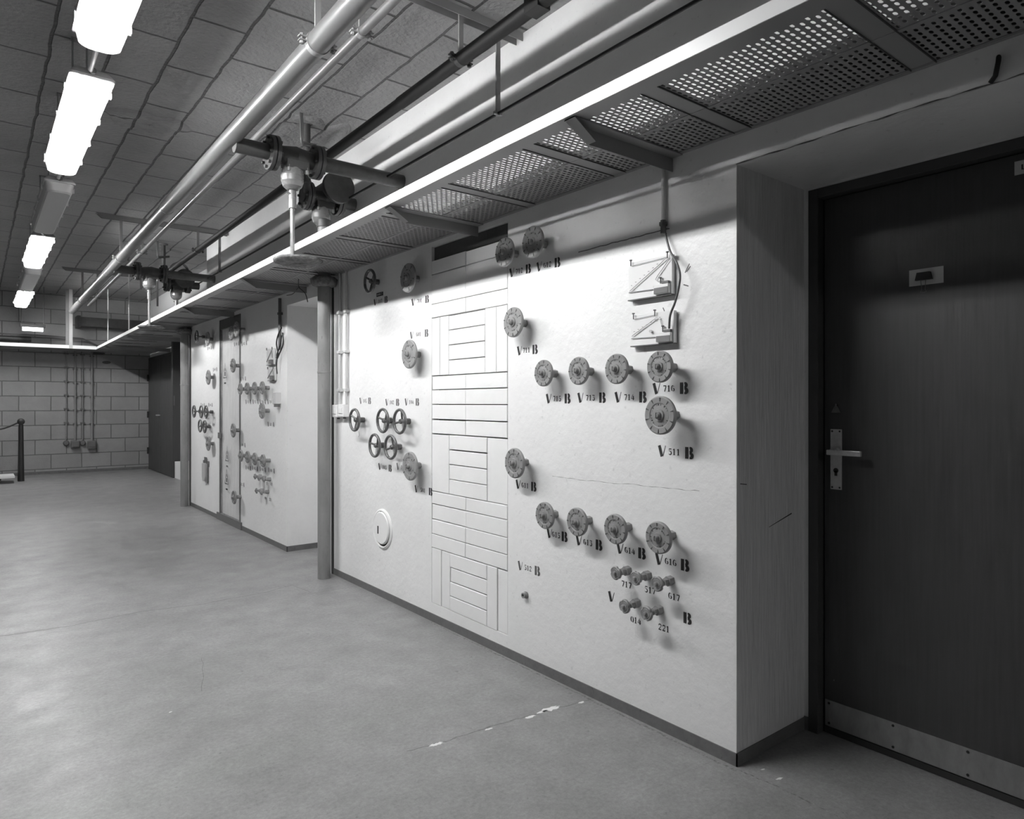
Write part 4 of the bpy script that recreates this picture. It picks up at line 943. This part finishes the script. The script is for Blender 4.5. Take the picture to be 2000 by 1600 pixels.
# ------------------------------------------------------------------ row of ceiling lamps
def lx(y): return .428 + .0150 * (y - 4.0)
LZ, LL, LP = 2.726, 1.52, 1.94
def lamp(y0, lit, label):
    L_ = LL; x = lx(y0 + L_ / 2); t = thing('ceiling_lamp', label, 'lamp', (x, y0, LZ), 'lamps in the ceiling row')
    def loft(ring_fn, zs):
        mb = MB(); rs = [ring_fn(*z) for z in zs]; n = len(rs[0])
        for A_, B_ in zip(rs, rs[1:]): mb.add(A_ + B_, [(i, n + i, n + (i + 1) % n, (i + 1) % n) for i in range(n)], True)
        mb.add(rs[0], [list(range(n))]); mb.add(rs[-1], [list(range(n))]); return mb
    def rr(hw, e, r, z):                                 # rounded rectangle
        out = []
        for cx, cy, a0 in ((hw - r, L_ - e - r, 0), (-hw + r, L_ - e - r, 90), (-hw + r, e + r, 180), (hw - r, e + r, 270)):
            for i in range(6): a = math.radians(a0 + 90 * i / 5); out.append((cx + r * math.cos(a), cy + r * math.sin(a), z))
        return out
    loft(rr, [(.066, .022, .045, 0), (.076, .010, .045, .010), (.084, .004, .04, .05), (.086, .002, .03, .068)]).build('diffuser', 'diff_on' if lit else 'diff_off', t)
    loft(rr, [(.094, -.006, .02, .066), (.096, -.008, .02, .076), (.092, -.004, .02, .082), (.075, .01, .02, .105), (.068, .02, .02, .112)]).build('housing', 'housing', t)
    for yy in (.16, .56, .96, 1.36):
        for s in (-1, 1): MB().box(s * .088, s * .1, yy - .012, yy + .012, .045, .088).build('clip', 'conduit', t)
    MB().cyl((0, -.03, .088), (0, -.006, .088), .014, 14).cyl((0, L_ + .006, .088), (0, L_ + .03, .088), .014, 14).build('cable_gland', 'nut', t)
    for yy in (.50, L_ - .20):
        mb = MB(); mb.box(-.035, -.030, yy - .02, yy + .02, .108, CZ - LZ); mb.box(.030, .035, yy - .02, yy + .02, .108, CZ - LZ); mb.box(-.04, .04, yy - .022, yy + .022, CZ - LZ - .007, CZ - LZ); mb.box(-.035, .035, yy - .02, yy + .02, .108, .113)
        mb.build('hanger', 'galv', t)
    for s in (-1, 1):
        MB().cyl((s * .036, .055, .040), (s * .036, L_ - .055, .040), .013, 14).build('fluorescent_tube', 'tube_on' if lit else 'white', t)
        for yy in (.036, L_ - .054): MB().box(s * .036 - .014, s * .036 + .014, yy, yy + .018, .020, .070).build('lamp_holder', 'refl', t)
    if not lit:
        MB().box(-.05, .05, .03, .06, .004, .010).build('end_reflector', 'refl', t)
    t2 = MB().cyl((lx(y0 + L_), y0 + L_ + .03, LZ + .088), (lx(y0 + L_ + .4), y0 + LP - .03, LZ + .088), .011, 12).build('link_conduit', 'conduit')
    tag(t2, 'short conduit between ceiling lamps, ' + label.split(',')[-1].strip() + ' one ahead', 'conduit', 'conduits linking the ceiling lamps'); return t
LN = ['lit ceiling lamp far behind the camera, outside the view', 'unlit ceiling lamp two behind the camera, outside the view', 'unlit ceiling lamp just behind the camera, outside the view', 'unlit twin tube ceiling lamp above the camera, outside the view', 'nearest lit ceiling lamp, cut by the picture top', 'second lit ceiling lamp, complete in view', 'unlit grey ceiling lamp, nearer of the dark ones', 'third lit ceiling lamp, small', 'farther unlit ceiling lamp, between lit ones', 'farthest lit ceiling lamp, smallest']
for k, lit in enumerate((1, 0, 0, 0, 1, 1, 0, 1, 0, 1)):
    if k in (1, 2): continue
    t = lamp(1.83 + LP * (k - 4), lit, LN[k])
nm = ['far behind the camera', 'over the camera', 'behind the nearest lit lamp', 'behind the second lit lamp', 'behind the nearer unlit lamp', 'behind the third lit lamp', 'behind the farther unlit lamp', 'behind the farthest lit lamp']
for o, s in zip([q for q in bpy.data.objects if q.name.startswith('link_conduit')], nm): o['label'] = 'short pale conduit ' + s
# emergency light
p = onY(64, 640, 13.72); t = thing('emergency_light', 'small lit emergency light box hanging at the end of the lamp row', 'lamp', (p.x, 13.72, p.z))
m_em = mat('emergency_diffuser', .8, .4, emit=5.0)
bevel(MB().box(-.17, .17, -.05, .05, .0, .055).build('housing', 'black', t), .004)
MB().box(-.14, .14, -.045, .045, -.055, .0).build('diffuser', m_em, t)
for s in (-1, 1): MB().cyl((s * .15, 0, .055), (s * .15, 0, CZ - p.z), .006, 8).build('hanger', 'nut', t)

# ------------------------------------------------------------------ far end of the room
dd = struct(bpy.data.objects.new('door_2', None)); COL.objects.link(dd)
XF = XR
ya, yb, ym_ = 14.38, 12.45, 13.32
for k, (a_, b2) in enumerate(((ya, ym_ + .004), (ym_ - .004, yb))):
    bevel(MB().box(XF - .035, XF - .003, b2, a_, .01, 2.05).build('door_leaf', 'door', dd), .003)
MB().box(XF - .03, XF - .002, yb - .05, yb, 0, 2.10).box(XF - .03, XF - .002, ya, ya + .05, 0, 2.10).box(XF - .03, XF - .002, yb, ya, 2.055, 2.10).build('door_frame', 'frame', dd)
MB().box(XF - .075, XF - .036, ym_ + .05, ym_ + .22, 1.02, 1.04).build('door_handle', 'lever', dd)
for z in (.35, 1.03, 1.72): MB().cyl((XF - .045, ya + .005, z - .06), (XF - .045, ya + .005, z + .06), .02, 10).build('hinge', 'black', dd)
t = thing('wall_cabinet', 'tall shallow black cabinet hung on the wall between double door and drain pipe', 'cabinet', (XR, 11.3, .36))
MB().box(-.26, -.002, 0.012, .10, 0, 1.88).build('body', 'door', t); bevel(MB().box(-.26, -.004, .0, .011, .01, 1.87).build('cabinet_door', 'door', t), .003)
MB().box(-.25, -.235, -.012, .0, .85, 1.0).build('handle', 'nut', t)
p = onX(332, 752, XR - .05); t = MB().box(XR - .012, XR - .003, 12.30, 12.36, 1.25, 1.72).build('door_mirror', 'refl'); tag(t, 'narrow pale strip sign beside the dark double door', 'sign')
t = thing('fire_hose_handle', 'small black lever box low beside the double door', 'box', (XR, 12.30, .55)); bevel(MB().box(-.05, -.002, -.04, .04, -.12, .12).build('body', 'black', t), .006)
# conduits with switches on the end wall
for k, (x, s, yb_, lb) in enumerate(((129, .7, 862, 'leftmost'), (146.5, 1.05, 864, 'second from left'), (161, .7, 862, 'third from left'), (179, 1.25, 864, 'rightmost, thickest'))):
    P = onY(x, yb_, YE); t = thing('wall_conduit', 'grey conduit on the end wall, %s of the four' % lb, 'conduit', (P.x, YE, P.z), 'conduits on the end wall')
    MB().cyl((0, -.03, .03), (0, -.03, 2.18 - P.z), .013 * s + .004, 10).build('tube', 'galv', t)
    for i in range(6): MB().box(-.035, .035, -.045, -.0, .32 + i * .245, .345 + i * .245).build('clamp', 'nut', t)
    t = thing('wall_socket', 'pale socket box on the end wall, foot of the %s conduit' % lb.replace(', thickest', ''), 'socket', (P.x, YE, P.z), 'socket boxes on the end wall')
    if k % 2 == 0: MB().lathe([(0, -.06), (.035, -.058), (.048, -.04), (.048, 0)], (0, 0, -.03), (0, 1, 0), 20).build('box_body', 'pipe', t)
    else: bevel(MB().box(-.07, .07, -.085, 0, -.12 if k == 3 else -.10, .035).build('box_body', 'pipe', t), .02)
    if k % 2: MB().box(-.045, .045, -.10, -.085, -.075, -.01).build('lid', 'pipe', t)
for (x, y, rx, lb) in ((208, 708, .07, 'small dark oval hole in the end wall, lower one'), (193, 690, .10, 'dark oval recess in the end wall just under the tray')):
    P = onY(x, y, YE - .004); n = 20; mb = MB(); mb.prism([(P.x + rx * math.cos(2 * PI * i / n), YE - .001, P.z + .028 * math.sin(2 * PI * i / n)) for i in range(n)], (0, -.006, 0)); o = mb.build('vent_cap', 'steel_dark'); tag(o, lb, 'vent')
# duct across the end wall
t = thing('air_duct', 'dark horizontal duct across the top of the end wall', 'duct', (0, 14.2, 2.70))
MB().box(1.45, 2.55, -.12, .20, -.10, .06).build('duct_body', 'steel_dark', t); MB().box(1.40, 1.45, -.14, .22, -.12, .08).build('duct_flange', 'steel_dark', t)
p1 = thing('wall_pipe', 'thin pipe along the end wall just above the tray', 'pipe', (0, 14.25, 2.42)); MB().tube([(-2.4, 0, .0), (1.0, 0, -.01), (1.5, 0, -.03), (1.75, 0, -.15)], .012, 8).build('tube', 'pipe', p1)
p1 = thing('wall_pipe', 'thick dark pipe along the end wall above the tray at left', 'pipe', (0, 14.3, 2.34)); MB().cyl((-2.4, 0, 0), (.75, 0, 0), .045, 16).build('tube', 'steel_dark', p1)
# barrier post with rope and a low trolley at the left
P = onZ(41, 940, 0); t = thing('barrier_post', 'black barrier post standing near the end wall', 'post', P)
MB().lathe([(0, 0), (.045, 0), (.040, .30), (.032, .90), (0, .92)], n=20).build('post', 'black', t)
MB().lathe([(0, -.045), (.045, -.02), (.052, 0), (.045, .02), (0, .045)], (0, 0, .95), (0, 1, 0), 20).build('head', 'black', t)
t = MB().tube(smooth_path([(P.x - .045, P.y, .93), (P.x - .25, P.y + .0, .84), (P.x - .6, P.y, .80), (P.x - 1.2, P.y, .93)]), .012, 8).build('barrier_rope', 'black'); tag(t, 'black rope sagging from the barrier post to the left', 'rope')
P = onZ(10, 945, 0)
t = thing('floor_trolley', 'low flat trolley with pale top on the floor at left edge', 'trolley', (P.x - .35, P.y + .2, 0))
MB().box(-.35, .47, -.25, .25, .085, .115).build('deck', 'white', t); MB().box(-.35, .30, -.22, .22, .05, .085).build('chassis', 'black', t)
for a_ in (-.25, .2):
    for b2 in (-.18, .18): MB().cyl((a_, b2 - .015, .028), (a_, b2 + .015, .028), .028, 14).build('wheel', 'black', t)
